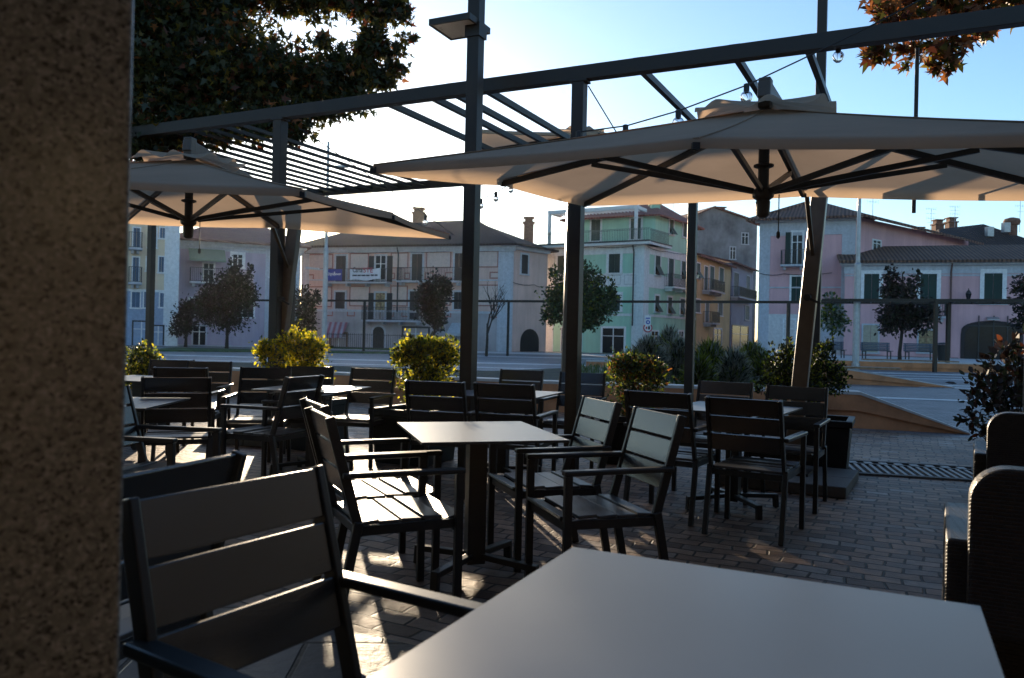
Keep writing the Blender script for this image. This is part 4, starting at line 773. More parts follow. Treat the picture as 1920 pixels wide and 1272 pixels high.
for i in range(n + 1):
    q = s0 + (s1 - s0) * i / n; wv = .05 * sin(i * 1.1) + .03 * sin(i * 2.3); vs += [f.P(q, 1.0 + wv * .4, z0 + .06 * sin(i * .55) + .05 * (i / n)), f.P(q, 1.0 + wv * .3, z1 - .12 * sin(PI * i / n) + .10 * (i / n))]
m2 = len(vs); vs += [v - Vector((f.n.x, f.n.y, 0)) * .012 for v in vs]
b.add(vs, [(2 * i, 2 * i + 2, 2 * i + 3, 2 * i + 1) for i in range(n)] + [(m2 + 2 * i + 1, m2 + 2 * i + 3, m2 + 2 * i + 2, m2 + 2 * i) for i in range(n)])
bn = b.build('white_banner', mat('white_banner_cloth', (.66, .67, .72), .7, var=.06), None, loc=(A[0], A[1], 0)); tag(bn, 'white banner with black and red lettering tied along the beige house balcony', 'banner')
def fit_text(s, q0, q1, z, h, m_, d=1.035, **k):
    t = text_mesh(s, h, f, q0, z, d, m_, bn, **k); t.scale = ((q1 - q0) / max(.1, t.dimensions.x), 1, 1)
Lw = s1 - s0; fit_text('Carta', s0 + Lw * .09, s0 + Lw * .42, z0 + .62, .58, M_TXK, bold=True); fit_text('STE', s0 + Lw * .44, s0 + Lw * .76, z0 + .60, .55, M_TXR, bold=True)
b = MB()
for k_, (q0, q1) in enumerate(((.09, .24), (.26, .37), (.39, .52), (.54, .66), (.69, .80), (.82, .92))): f.box(b, s0 + Lw * q0, s0 + Lw * q1, z0 + .31 + .02 * (k_ > 3), z0 + .43 + .02 * (k_ > 3), 1.03, 1.036)
b.build('small_print', M_TXK, bn)

def cable(f, r, pts, d=.14):
    q = [f.P(f.hit(*p)[0], d, f.hit(*p)[1]) for p in pts]; w_ = []
    for a_, b_ in zip(q, q[1:]): w_ += [a_ + (b_ - a_) * t - Vector((0, 0, .12 * 4 * t * (1 - t))) for t in (0, .25, .5, .75)]
    b = MB(); b.tube(w_ + [q[-1]], .022, 5); b.build('wall_cable', M_IRON, r)
cable(f, r, [(562, 474), (640, 473), (748, 472), (860, 470), (950, 468)]); cable(g, r, [(960, 530), (1000, 534), (1018, 537)], .1)
# --- mint green house with roof terrace
A, B, Cc = (2.75, 65.8), (10.05, 61.4), (16.0, 69.6); r = house('mint_house', 'mint green corner house with green shutters and a white pergola on its roof terrace', A); f = Fac(A, B, A); g = Fac(B, Cc, A); HT = f.hit(1120, 459)[1]
M_MINT = mat('mint_render', (0.370, 0.627, 0.470), .85, var=.07, scale=.5, streak=True, bump=.1); M_PALE = mat('pale_mint_trim', (0.674, 0.715, 0.701), .85, var=.08, streak=True)
back = (9.4, 73.5); walls(r, [A, B, Cc, back], HT, M_MINT, A)
HU = f.hit(1203, 398)[1]; Au = Vector(A).to_2d() if False else None
a1 = (f.A + f.u * .9 - f.n * 1.6); b1 = (f.A + f.u * (f.L - .1) - f.n * 1.6); c1 = Vector(Cc) ; d1 = Vector(back); g0 = g.A + g.u * 1.9
b = MB(); b.prism([(p.x - A[0], p.y - A[1]) for p in (a1, b1 + g.u * .1, g0 + g.n * -.02, c1 + g.n * -.02, d1)], HT - .01, HU); b.build('upper_wall', M_MINT, r)
b = MB(); f.box(b, -.6, f.L + .7, HT - .16, HT + .02, -2, .7); g.box(b, -.0, 3.6, HT - .16, HT + .018, -.1, .65); b.build('terrace_slab', M_PALE, r)
b = MB(); f.box(b, -.62, f.L + .74, HT + .02, HT + .12, .60, .74); g.box(b, .0, 3.6, HT + .02, HT + .12, .55, .69); b.build('gutter', M_IRON, r)
b = MB()
for q in np.arange(-.5, f.L + .6, .14): f.box(b, q - .012, q + .012, HT + .12, HT + 1.05, .50, .524)
for q in np.arange(.1, 3.4, .14): g.box(b, q - .012, q + .012, HT + .12, HT + 1.05, .48, .504)
for z in (HT + .14, HT + .95, HT + 1.05): f.box(b, -.55, f.L + .62, z, z + .03, .49, .535); g.box(b, -.0, 3.45, z, z + .03, .47, .515)
b.build('railing', mat('green_iron', (.09, .15, .13), .5), r)
HP = f.hit(1196, 386)[1]; b = MB(); p0, p1 = .35, f.hit(1196, 400)[0]
for q in (p0, p1):
    f.box(b, q - .11, q + .11, HT + .02, HP - .3, .22, .44)
f.box(b, p0 - .12, p1 + .12, HP - .3, HP, .2, .46); 
for q in (p0, p1): f.box(b, q - .10, q + .10, HP - .28, HP - .02, -1.62, .2)
for k in range(24): q = p0 + .2 + (p1 - p0 - .4) * k / 23; f.box(b, q - .03, q + .03, HP - .20, HP - .06, -1.6, .2)
b.build('terrace_pergola', M_WHITE, r)
fu = Fac(a1, b1, A)
win(fu, r, (1109, 412, 1126, 452), 'shut', M_SH_G, M_PALE); win(fu, r, (1183, 410, 1202, 449), 'shut', M_SH_G, M_PALE)
for q in [(1142, 473, 1163, 512), (1142, 553, 1163, 583), (1046, 474, 1066, 513), (1046, 553, 1066, 583)]: win(f, r, q, 'shut', M_SH_G, M_PALE, .22)
win(g, r, (1228, 477, 1237, 516), 'tilt', M_SH_G, M_PALE); win(g, r, (1252.5, 483, 1262, 541), 'shut', M_SH_G, M_PALE); win(g, r, (1277, 487, 1284.5, 524), 'tilt', M_SH_G, M_PALE)
for q in [(1227.5, 555, 1235, 585), (1251.5, 558, 1259, 588), (1275, 561, 1282.5, 590)]: win(g, r, q, 'tilt', M_SH_G, M_PALE)
win(g, r, (1254.5, 412, 1262, 440), 'tilt', M_SH_G, M_PALE); win(g, r, (1280, 419, 1286, 445), 'shut', M_SH_G, M_PALE)
balcony(g, r, (1245, 1287), 541, mt=M_PALE); b = MB()
f.box(b, 0, .75, 0, HT - .16, 0, .04); f.box(b, f.L - .9, f.L + .03, 0, HT - .16, 0, .04); g.box(b, -.03, .9, 0, HT - .16, 0, .04); f.box(b, .75, f.L - .9, 5.25, 6.3, 0, .03); g.box(b, .9, g.L, 5.25, 6.3, 0, .03); f.box(b, .75, f.L - .9, 2.95, 3.15, 0, .06); g.box(b, .9, g.L, 2.95, 3.15, 0, .06); f.box(b, .75, f.L - .9, HT - .8, HT - .16, 0, .05); g.box(b, .9, g.L, HT - .8, HT - .16, 0, .05); b.build('band_course', M_PALE, r)
b = MB()
for q0 in (f.L - 2.9, f.L - 1.6): 
    for (x0, x1, y0, y1) in ((0, 1, 0, .03), (0, 1, .72, .75), (0, .03, .03, .72), (.97, 1, .03, .72)): f.box(b, q0 + x0, q0 + x1, 5.42 + y0, 5.42 + y1, .03, .045)
b.build('painted_frame', mat('grey_painted_frame', (.30, .34, .36), .85), r)
win(f, r, (1130, 616, 1170, 664), 'glass', None, M_WHITE, .16, 'shop_door', False); win(f, r, (1074, 615, 1090, 664), 'glass', None, M_WHITE, .1, 'shop_door', False); win(f, r, (1053, 615, 1058, 664), 'glass', None, M_WHITE, .08, 'shop_door', False)
for q in [(1220, 622, 1233, 650), (1250, 620, 1258, 652), (1272, 622, 1280, 655)]: win(g, r, q, 'glass', None, M_PALE)
pipe(f, r, 1187.5, 2.2, HT - .2, M_IRON)
cable(f, r, [(1030, 466), (1110, 463), (1195, 462)], .2); cable(g, r, [(1210, 463), (1245, 472), (1295, 476)], .2)
U = lambda p, z: Vector((p[0], p[1], z)); rp = at(1232, 379, 71.5)
M_REDT = tiles('red_roof_tiles', (.30, .10, .075), (.15, .05, .04), (.86, -.5, 0), 4)
o_ = .5; ex = lambda p, k: U((p[0] + k[0], p[1] + k[1]), HU)
roofs(r, [[ex(a1, (-.6, -.3)), ex(b1 + g.u * .1, (.4, -.7)), rp], [ex(b1 + g.u * .1, (.4, -.7)), ex(g0, (.6, -.3)), ex(Cc, (.7, .2)), rp], [ex(Cc, (.7, .2)), ex(back, (0, .8)), rp], [ex(back, (0, .8)), ex(a1, (-.6, -.3)), rp]], M_REDT, A, .14)
chimney(r, at(1228, 396, 67), A, .75, .5, M_MINT)

# --- yellow house, blue grey house and the tall grey gable behind
A, B = (16.2, 70), (22.0, 80.5); r = house('yellow_house', 'narrow ochre yellow house with green shutters next to the mint house', A); f = Fac(A, B, A); H1 = f.hit(1330, 487)[1]
walls(r, [A, B, (14.2, 85), (8.4, 74.5)], H1, mat('ochre_render', (0.620, 0.498, 0.270), .85, var=.1, scale=.5, streak=True, bump=.1), A)
for q in [(1305, 494, 1312, 522), (1320, 500, 1326, 545), (1330, 500, 1338, 545), (1348, 503, 1356, 531)]: win(f, r, q, 'tilt' if q[0] < 1310 else 'shut', M_SH_G, M_TRIMW, .1)
for q in [(1303, 562, 1312, 586), (1322, 566, 1328, 605), (1346, 568, 1354, 592)]: win(f, r, q, 'shut', M_SH_D, M_TRIMW, .1)
balcony(f, r, (1316, 1342), 547); balcony(f, r, (1318, 1332), 606); win(f, r, (1338, 618, 1352, 652), 'glass', None, M_TRIMW, .15, 'shop_window', False)
rt = tiles('worn_red_tiles', (.24, .10, .075), (.12, .055, .045), (.48, .87, 0), 4); g0_, g1_ = f.P(-1, .6, H1), f.P(f.L, .6, H1)
bk = Vector((-7, 3.9, 0)); roofs(r, [[g0_, g1_, g1_ + bk + Vector((0, 0, 2.3)), g0_ + bk + Vector((0, 0, 2.3))]], rt, (0, 0))
A, B = (22.2, 80.7), (27.0, 89.5); r = house('blue_grey_house', 'narrow blue grey house in shade between the yellow and the tall pink house', A); f = Fac(A, B, A); H1 = f.hit(1385, 497)[1]
walls(r, [A, B, (19.5, 93.6), (14.7, 84.8)], H1, mat('blue_grey_render', (0.324, 0.337, 0.418), .85, var=.12, scale=.5, streak=True), A)
for q in [(1375, 512, 1384, 558), (1399, 518, 1405, 555), (1396, 574, 1404, 600)]: win(f, r, q, 'shut', M_SH_D, M_TRIMG, .1)
balcony(f, r, (1370, 1404), 560); win(f, r, (1372, 612, 1402, 660), 'glass', None, M_WOOD, .1, 'shop_window', False)
roofs(r, [[f.P(-.3, .6, H1), f.P(f.L, .6, H1), f.P(f.L, -8, H1 + 2.2), f.P(-.3, -8, H1 + 2.2)]], rt, (0, 0))
A, B = (21.8, 96), (31.5, 99); r = house('grey_gabled_house', 'tall weathered grey gabled house without plaster paint rising behind the lower roofs', A); f = Fac(A, B, A)
pk = [at(px, py, f.A.y + (px - 1300) * .025) for px, py in ((1300, 408), (1337, 389), (1418, 417))]
s_ = [f.hit(px, 420)[0] for px in (1296, 1337, 1420)]; zz = [f.hit(1300, 409)[1], f.hit(1337, 389)[1], f.hit(1418, 417)[1]]; b = MB()
pts = [(s_[0], 0), (s_[2], 0), (s_[2], zz[2]), (s_[1], zz[1]), (s_[0], zz[0])]; n = 5
b.add([f.P(q, 0, z) for q, z in pts] + [f.P(q, -9, z) for q, z in pts], [tuple(range(5)), tuple(range(5, 10))[::-1]] + [((k + 1) % 5, k, 5 + k, 5 + (k + 1) % 5) for k in range(5)])
b.build('wall', mat('weathered_render', (0.241, 0.247, 0.265), .95, var=.28, scale=.4, streak=True, bump=.3), r)
roofs(r, [[f.P(s_[0] - .4, .4, zz[0] + .05), f.P(s_[1], .4, zz[1] + .12), f.P(s_[1], -9, zz[1] + .12), f.P(s_[0] - .4, -9, zz[0] + .05)], [f.P(s_[1], .4, zz[1] + .12), f.P(s_[2] + .4, .4, zz[2] + .02), f.P(s_[2] + .4, -9, zz[2] + .02), f.P(s_[1], -9, zz[1] + .12)]], rt, (0, 0))
win(f, r, (1391, 438, 1402, 458), 'glass', None, M_TRIMG, .12); win(f, r, (1369, 464, 1378, 486), 'glass', None, M_TRIMG, .12); chimney(r, f.P(f.hit(1366, 400)[0], -2, zz[1] - 1.0) + Vector((A[0], A[1], 0)), A, 1.3, .9)

# --- tall pink house
A, B = (17.75, 57.5), (23.6, 55); r = house('tall_pink_house', 'tall pink house with grey corner strips, a balcony door and a dark tiled roof', A); f = Fac(A, B, A); HB = f.hit(1500, 410)[1]; Cc = (38, 66.5); g = Fac(B, Cc, A)
M_PINK = mat('pink_render', (0.674, 0.391, 0.404), .85, var=.07, scale=.5, streak=True, bump=.1); walls(r, [A, B, Cc, (29, 72)], HB, M_PINK, A)
b = MB(); f.box(b, 0, .75, 0, HB - 1.2, 0, .04); f.box(b, f.L - .85, f.L + .02, 0, HB - 1.2, 0, .04); f.box(b, -.02, f.L + .02, HB - 1.2, HB - .25, 0, .06); f.box(b, -.3, f.L + .3, HB - .25, HB - .05, 0, .4); f.box(b, .75, f.L - .85, 5.05, 5.15, 0, .06); b.build('band_course', M_TRIMG, r)
b = MB(); f.box(b, .75, f.L - .85, 0, 3.2, 0, .03); b.build('ground_floor', mat('pale_ground_floor', (0.674, 0.647, 0.634), .85, var=.1, streak=True), r)
win(f, r, (1486, 436, 1504, 496), 'glass', None, M_TRIMW); s0, s1, z0, z1 = f.rect(1472.5, 436, 1484, 496); b = MB(); f.box(b, s0, s1, z0, z1, .02, .07); b.build('shutter', M_SH_G, r)
balcony(f, r, (1465, 1510), 498, mt=M_TRIMG); win(f, r, (1484, 519, 1502, 566), 'shut', M_SH_G, M_TRIMW); win(f, r, (1470, 600, 1490, 655), 'glass', None, M_TRIMW, .1, 'door', False); win(f, r, (1540, 604, 1570, 650), 'shut', mat('white_roller', (.55, .56, .6), .6), M_TRIMG, .08, 'shop_window', False)
cable(f, r, [(1424, 513), (1470, 514), (1560, 512)], .12)
rg0, rg1 = at(1510, 378, 60), at(1545, 380, 60.5); E_ = lambda q, d: f.P(q, d, HB) + Vector((A[0], A[1], 0)); M_PT = tiles('brown_roof_tiles', (.22, .115, .08), (.06, .032, .025), tuple(Vector((f.u.x, f.u.y, 0))), 4)
rB = Vector((30, 66, HB + 1.7)); roofs(r, [[E_(-.9, .8), E_(f.L + .8, .8), rg1, rg0], [E_(f.L + .8, .8), Vector((39, 66, HB - .2)), rB, rg1], [E_(-.9, .8), rg0, Vector((28, 73, HB))], [rg0, rg1, rB, Vector((28, 73, HB))]], M_PT, A)
win(g, r, (1636, 452, 1650, 470), 'glass', None, M_TRIMW, .1)
b = MB(); p = g.P(2.6, .3, HB - 3.0); b.lathe([(.05, 0), (.42, .10), (.5, .2), (.45, .22)], p, 14); b.build('satellite_dish', mat('dish_grey', (.25, .2, .2), .6), r)
# --- long low pink house
A, B = (22.35, 53.6), (34.5, 49.6); r = house('low_pink_house', 'long low pink house with green shutters, white surrounds and a wide dark arched opening', A); f = Fac(A, B, A); HB = f.hit(1750, 489)[1]
walls(r, [A, B, (38.5, 60), (27, 64)], HB, M_PINK, A)
b = MB(); f.box(b, -.05, f.L, HB - .85, HB - .3, 0, .05); f.box(b, -.3, f.L, HB - .3, HB, 0, .35); f.box(b, 0, f.L, HB - 1.02, HB - .9, 0, .03); b.build('cornice', M_TRIMG, r)
b = MB(); f.box(b, 0, 6.9, 0, .45, 0, .035); b.build('plinth', mat('dark_plinth', (.2, .14, .14), .85), r)
for q in [(1620, 514, 1648, 566), (1725, 514, 1756, 576), (1845, 512, 1879, 569)]: win(f, r, q, 'shut', M_SH_G, M_TRIMW, .24)
balcony(f, r, (1717, 1772), 594, .95, .7); win(f, r, (1618, 610, 1646, 661), 'shut', mat('beige_shutter', (.40, .36, .27), .7), M_TRIMG, .10); win(f, r, (1722, 620, 1752, 661), 'curtain', None, M_TRIMG, .10)
def lowarch(px, d0, d1, b):
    s0, s1, z0, z1 = f.rect(*px); z0 = .41; n = 14; pts = [(s0, z0), (s1, z0)] + [((s0 + s1) / 2 + (s1 - s0) / 2 * cos(PI * k / n), z1 - .9 + .9 * sin(PI * k / n) ** .6) for k in range(n + 1)]; N_ = len(pts)
    b.add([f.P(a, d1, z) for a, z in pts] + [f.P(a, d0, z) for a, z in pts], [tuple(range(N_)), tuple(range(N_, 2 * N_))[::-1]] + [((k + 1) % N_, k, N_ + k, N_ + (k + 1) % N_) for k in range(N_)])
b = MB(); lowarch((1801, 602, 1918, 680), 0, .05, b); b.build('arch_surround', mat('arch_dark', (.03, .02, .02), .7), r); b = MB(); lowarch((1808, 608, 1912, 680), .052, .07, b); b.build('arch_glazing', M_PANE, r)
b = MB()
for px in (1834, 1862, 1888): s0 = f.hit(px, 640)[0]; f.box(b, s0 - .03, s0 + .03, .41, 3.2, .07, .11)
f.box(b, f.hit(1808, 640)[0], f.hit(1912, 640)[0], 2.5, 2.56, .07, .10); b.build('arch_frame', M_IRON, r)
s0, z0 = f.hit(1860, 598); b = MB(); b.slab([f.P(s0 - .35, .05, z0 + .12), f.P(s0 + .35, .05, z0 + .12), f.P(s0 + .35, .4, z0 - .05), f.P(s0 - .35, .4, z0 - .05)][::-1], .05); b.build('wall_lamp', M_GALV, r)
pipe(f, r, 1782, .45, HB - .2, mat('copper_pipe', (.12, .06, .05), .6))
M_LT = tiles('low_roof_tiles', (.19, .105, .07), (.055, .032, .024), tuple(Vector((f.u.x, f.u.y, 0))), 4); HR = f.hit(1750, 462)[1] + .25
roofs(r, [[f.P(-.4, .6, HB), f.P(f.L, .6, HB), f.P(f.L, -5, HR + .35), f.P(-.4, -5, HR + .35)]], M_LT, (0, 0)); chimney(r, f.P(.7, -4, HR) + Vector((A[0], A[1], 0)), A, .7, .3)
# old street lantern on the wall
s0, z0 = f.hit(1812, 566); p = f.P(s0, 0, z0) + Vector((A[0], A[1], 0)); r = empty('wall_lantern', p); tag(r, 'old iron lantern on a bracket on the low pink house wall', 'lantern'); nv = Vector((f.n.x, f.n.y, 0))
b = MB(); b.tube([(0, 0, 0), nv * .3 + Vector((0, 0, -.12)), nv * .55 + Vector((0, 0, .02))], .025, 6); b.build('bracket', M_IRON, r); q = nv * .55
b = MB(); b.lathe([(.10, .05), (.19, .5), (.19, .52), (.1, .66), (.03, .72), (.03, .82)], q, 6); b.lathe([(.05, 0), (.12, .05)], q, 6); b.build('lantern_body', M_IRON, r); b = MB(); b.lathe([(.105, .09), (.2, .46)], q, 6); b.build('glass', M_PANE, r)

# --- lilac house and cream house on the left
A, B = (-24.5, 58), (-16.6, 61.8); r = house('lilac_house', 'pale lilac house with a green grey awning over its balcony and a red tiled roof', A); f = Fac(A, B, A); HB = f.hit(410, 452)[1]; Dd = (-33, 71); Cc = (-22, 74)
M_LIL = mat('lilac_render', (0.485, 0.404, 0.485), .85, var=.07, scale=.5, streak=True, bump=.1); walls(r, [A, B, Cc, Dd], HB, M_LIL, A)
b = MB(); f.box(b, -.2, f.L + .2, HB - .75, HB - .5, 0, .06); f.box(b, -.4, f.L + .4, HB - .3, HB, 0, .5); f.box(b, -.25, f.L + .25, HB - .5, HB - .3, 0, .25); f.box(b, f.L - 2.6, f.L - 2.3, 0, HB - .75, 0, .05); f.box(b, f.L - .35, f.L + .03, 0, HB - .75, 0, .05); b.build('cornice', M_TRIMG, r)
win(f, r, (437, 478, 454, 502), 'glass', None, M_TRIMW, .22); win(f, r, (510, 476, 530, 520), 'glass', None, M_TRIMW, .2); win(f, r, (382, 495, 400, 530), 'glass', None, M_TRIMW, .12); win(f, r, (356, 560, 372, 590), 'shut', M_SH_D, M_TRIMW, .12); win(f, r, (455, 560, 475, 595), 'shut', M_SH_D, M_TRIMW, .12); win(f, r, (362, 612, 385, 650), 'glass', None, M_TRIMG, .12, 'shop_window', False)
balcony(f, r, (355, 425), 530, mt=M_TRIMW); s0, s1, z0, z1 = f.rect(353, 467, 421, 488); b = MB(); b.slab([f.P(s0, 1.3, z0), f.P(s1, 1.3, z0), f.P(s1, .03, z1), f.P(s0, .03, z1)], .03); f.box(b, s0, s1, z0 - .2, z0 - .03, 1.27, 1.3); b.build('awning', mat('green_grey_awning', (.22, .27, .20), .8, var=.05), r)
E_ = lambda q, d: f.P(q, d, HB) + Vector((A[0], A[1], 0)); q0, q1 = Vector((-24.5, 66.5, HB + 2.5)), Vector((-22, 67.6, HB + 2.5)); M_LR = tiles('lilac_house_tiles', (.26, .15, .13), (.13, .075, .07), (0, .35, .93), 5)
cB = Vector((-17.6, 66, HB)); roofs(r, [[E_(-.7, .7), E_(f.L + .7, .7), q1, q0], [E_(f.L + .7, .7), cB, Vector((-21.5, 74, HB)), q1], [E_(-.7, .7), q0, Vector((-33.5, 71, HB))], [q0, q1, Vector((-21.5, 74, HB)), Vector((-33.5, 71, HB))]], M_LR, A)
A, B = (-30.0, 50.2), (-22.75, 54.0); r = house('cream_house', 'tall cream house with blue shutters at left, cut off by the granite pillar', A); f = Fac(A, B, A)
walls(r, [A, B, (-27, 62), (-34, 58)], 11.2, mat('cream_render', (.74, .60, .43), .85, var=.07, scale=.5, streak=True, bump=.1), A)
for q in [(250, 428, 262, 464), (279, 428, 293, 464), (300, 428, 309, 447), (249, 483, 260, 528), (298, 482, 307, 511), (247, 548, 262, 577), (270, 548, 285, 577), (300, 550, 308, 576)]: win(f, r, q, 'shut', M_SH_B, M_TRIMW, .08)
win(f, r, (275, 483, 287, 508), 'tilt', M_SH_B, M_TRIMW, .08); balcony(f, r, (240, 266), 467); balcony(f, r, (240, 265), 531)
b = MB(); f.box(b, 0, f.L, 3.6, 3.75, 0, .06); f.box(b, f.L - .9, f.L + .02, 0, 11, 0, .05); f.box(b, 0, f.L + .3, 10.9, 11.2, 0, .3); b.build('band_course', M_TRIMW, r); b = MB(); f.box(b, 0, f.L - .9, .01, 3.6, 0, .04); b.build('ground_floor', mat('blue_grey_shopfront', (0.308, 0.378, 0.504), .7, var=.1), r)
win(f, r, (250, 604, 280, 648), 'glass', None, M_IRON, .1, 'shop_window', False); win(f, r, (288, 612, 305, 648), 'glass', None, M_IRON, .1, 'shop_window', False); roofs(r, [[f.P(-.5, .7, 11.2), f.P(f.L + .6, .7, 11.2), f.P(f.L, -5, 13.2), f.P(-.5, -5, 13.2)]], M_LR, (0, 0))
# --- dark roofed houses behind on the right
def simple_house(name, label, pts, Y, hz, m, dep=9, x=()):
    P_ = [at(px, py, Y) for px, py in pts]; A = (P_[0].x, P_[0].y); r = house(name, label, A); f = Fac(A, (P_[-1].x, P_[-1].y), A); walls(r, [A, (P_[-1].x, P_[-1].y), (P_[-1].x, P_[-1].y + dep), (A[0], A[1] + dep)], hz, M_BACKW, A); q = [f.P(f.hit(px, py)[0], -3.5, f.hit(px, py)[1]) for px, py in pts[1:-1]]
    e0, e1 = f.P(-.4, .5, hz), f.P(f.L + .4, .5, hz); roofs(r, [[e0, e1, q[-1], q[0]], [e1, e1 + Vector((0, dep, 0)), q[-1]], [e0 + Vector((0, dep, 0)), e0, q[0]], [e1 + Vector((0, dep, 0)), e0 + Vector((0, dep, 0)), q[0], q[-1]]], m, (0, 0)); return r, f
M_BACKW = mat('back_house_wall', (.32, .27, .22), .9, var=.15, streak=True); M_BKT = tiles('blackened_tiles', (.07, .045, .04), (.03, .022, .02), (1, 0, 0), 4)  # dull brown render and dark tiles of the rear houses
r, f = simple_house('dark_roofed_house', 'house with a broad blackened roof, skylights and a stout round chimney', [(1770, 470), (1800, 420), (1888, 410), (1960, 470)], 70, at(1800, 462, 70).z, M_BKT)
for px, py in ((1855, 435), (1886, 427)): q = at(px, py, 71.2); b = MB(); b.box((q.x - r.location.x, q.y - r.location.y, q.z), (.55, .5, .85)); b.build('skylight', M_GALV, r)
q = at(1897, 425, 72); b = MB(); b.lathe([(.45, -1), (.45, .4), (.62, .45), (.7, .75), (.6, .98), (.2, 1.1)], (q.x - r.location.x, q.y - r.location.y, q.z - .3), 12); b.build('chimney', M_BRICKY, r)
r, f = simple_house('dark_roofed_house', 'house with a lower dark roof and small chimneys left of the broad blackened roof', [(1712, 470), (1735, 446), (1775, 428), (1820, 468)], 76, at(1760, 464, 76).z, M_BKT)
for px, py in ((1722, 452), (1758, 438), (1783, 434)): chimney(r, at(px, py, 77), r.location, .8, .8)
def antenna(px, py0, py1, Y, label, n=4, sd=1):
    p = at(px, py1, Y); h = at(px, py0, Y).z - p.z; r = empty('tv_antenna', p); tag(r, label, 'antenna', 'roof antennas'); b = MB(); b.tube([(0, 0, -.3), (0, 0, h)], .022, 5)
    for k in range(n): z = h * (1 - k * .16); b.tube([(-.55 * (1 - k * .1), 0, z), (.55 * (1 - k * .1), .1, z)], .012, 4); [b.tube([(e, 0, z - .16), (e, 0, z + .16)], .008, 4) for e in np.linspace(-.45, .45, 5 - k % 2)] if k in (0, 2) else None
    b.build('mast', M_GALV, r)
for a_ in [(1636, 362, 414, 64, 'thin aerial above the tall pink house roof', 3), (1745, 392, 446, 76, 'aerial with arrow shaped rods, left of a close pair', 4), (1790, 388, 430, 76, 'aerial with long level rods above the small chimneys', 5), (1912, 366, 430, 72, 'aerial at the right edge beside the stout chimney', 4), (1006, 380, 428, 70, 'faint slender aerial above the beige house roof', 3), (1262, 378, 398, 72, 'small aerial beside the mint house chimney', 2)]: antenna(*a_)

# ------------------------------------------------------------------ trees of the square
G_T = 'young trees of the square'
def ptree(label, px, pyb, Y, blobs, mats, wts, dens=170, lsz=.19, tr=.10): 
    p = at(px, pyb, Y); return tree('street_tree', label, (p.x, p.y, 0), [PB(x, y, Y, a, c) for x, y, a, c in blobs], dens, OVAL, lsz, mats, wts, tr, G_T, clump=5, cl=.16, shell=.45)
DK = ([LM['pu'], LM['dg'], LM['rd']], [.5, .35, .15]); LI = ([LM['lg'], LM['dg'], LM['gg']], [.6, .32, .08])
ptree('dark purple tree with upright spikes in front of the lilac house', 425, 650, 50, [(425, 555, 44, 40), (420, 590, 50, 34), (440, 525, 22, 28), (460, 550, 22, 30), (400, 560, 26, 28), (437, 505, 6, 20), (470, 515, 5, 18), (385, 580, 22, 24)], *DK)
ptree('small dark tree between the cream house and the lilac house', 348, 650, 52, [(348, 595, 22, 30), (340, 615, 20, 18), (356, 580, 14, 18)], *DK)
ptree('dark green tree mostly hidden behind the left leaning mast', 568, 655, 46, [(568, 575, 22, 36), (575, 610, 20, 26), (590, 560, 14, 14)], *DK)
ptree('dark dense column shaped tree in front of the beige house', 812, 655, 47, [(815, 560, 28, 42), (822, 535, 20, 18), (805, 575, 24, 34), (820, 600, 18, 22), (795, 545, 16, 14), (838, 545, 10, 20)], *DK)
ptree('leafy mid green tree with spiky top in front of the mint house', 1078, 668, 44, [(1085, 565, 60, 44), (1060, 580, 40, 32), (1120, 570, 34, 34), (1070, 535, 30, 26), (1105, 525, 26, 26), (1040, 560, 18, 26), (1030, 595, 16, 16), (1100, 605, 26, 18), (1148, 545, 8, 20), (1038, 515, 7, 18), (1090, 510, 8, 18)], *LI)
ptree('round crowned dark tree by the benches at the low pink house', 1688, 670, 40, [(1690, 570, 40, 40), (1705, 595, 46, 32), (1670, 540, 20, 24), (1675, 600, 30, 28), (1715, 530, 10, 24), (1672, 512, 10, 16), (1740, 590, 18, 22)], *DK)
ptree('slim pale young tree left of the benches', 1562, 668, 42, [(1560, 590, 20, 32), (1558, 568, 14, 18), (1572, 605, 18, 22), (1548, 600, 14, 20)], [LM['lg'], LM['gr'], LM['gg']], [.5, .3, .2], 110, .22, .05)
ptree('dark tree at the extreme right edge of the view', 1935, 665, 40, [(1935, 560, 28, 40), (1925, 600, 22, 26), (1915, 530, 12, 20)], *DK)
p = at(912, 660, 46); r = empty('bare_tree', (p.x, p.y, 0)); tag(r, 'leafless young tree with forked branches in front of the beige house', 'tree', G_T); b = MB(); rr = random.Random(5)
def br(p0, d, L, rad, dep):
    e = p0 + d * L; b.tube([p0, p0 + d * L * .5 + Vector((rr.uniform(-.05, .05), 0, .02)) * L, e], [rad, rad * .8, rad * .6], 6)
    if dep:
        for k in range(3 if dep > 1 else 2): br(p0 + d * L * rr.uniform(.55, 1), (d + Vector((rr.uniform(-.65, .65), rr.uniform(-.5, .5), rr.uniform(.1, .5)))).normalized(), L * rr.uniform(.55, .8), rad * .58, dep - 1)
br(Vector((0, 0, 0)), Vector((.01, 0, 1)), 1.9, .10, 4); b.build('trunk', M_BARK, r, smooth=True)

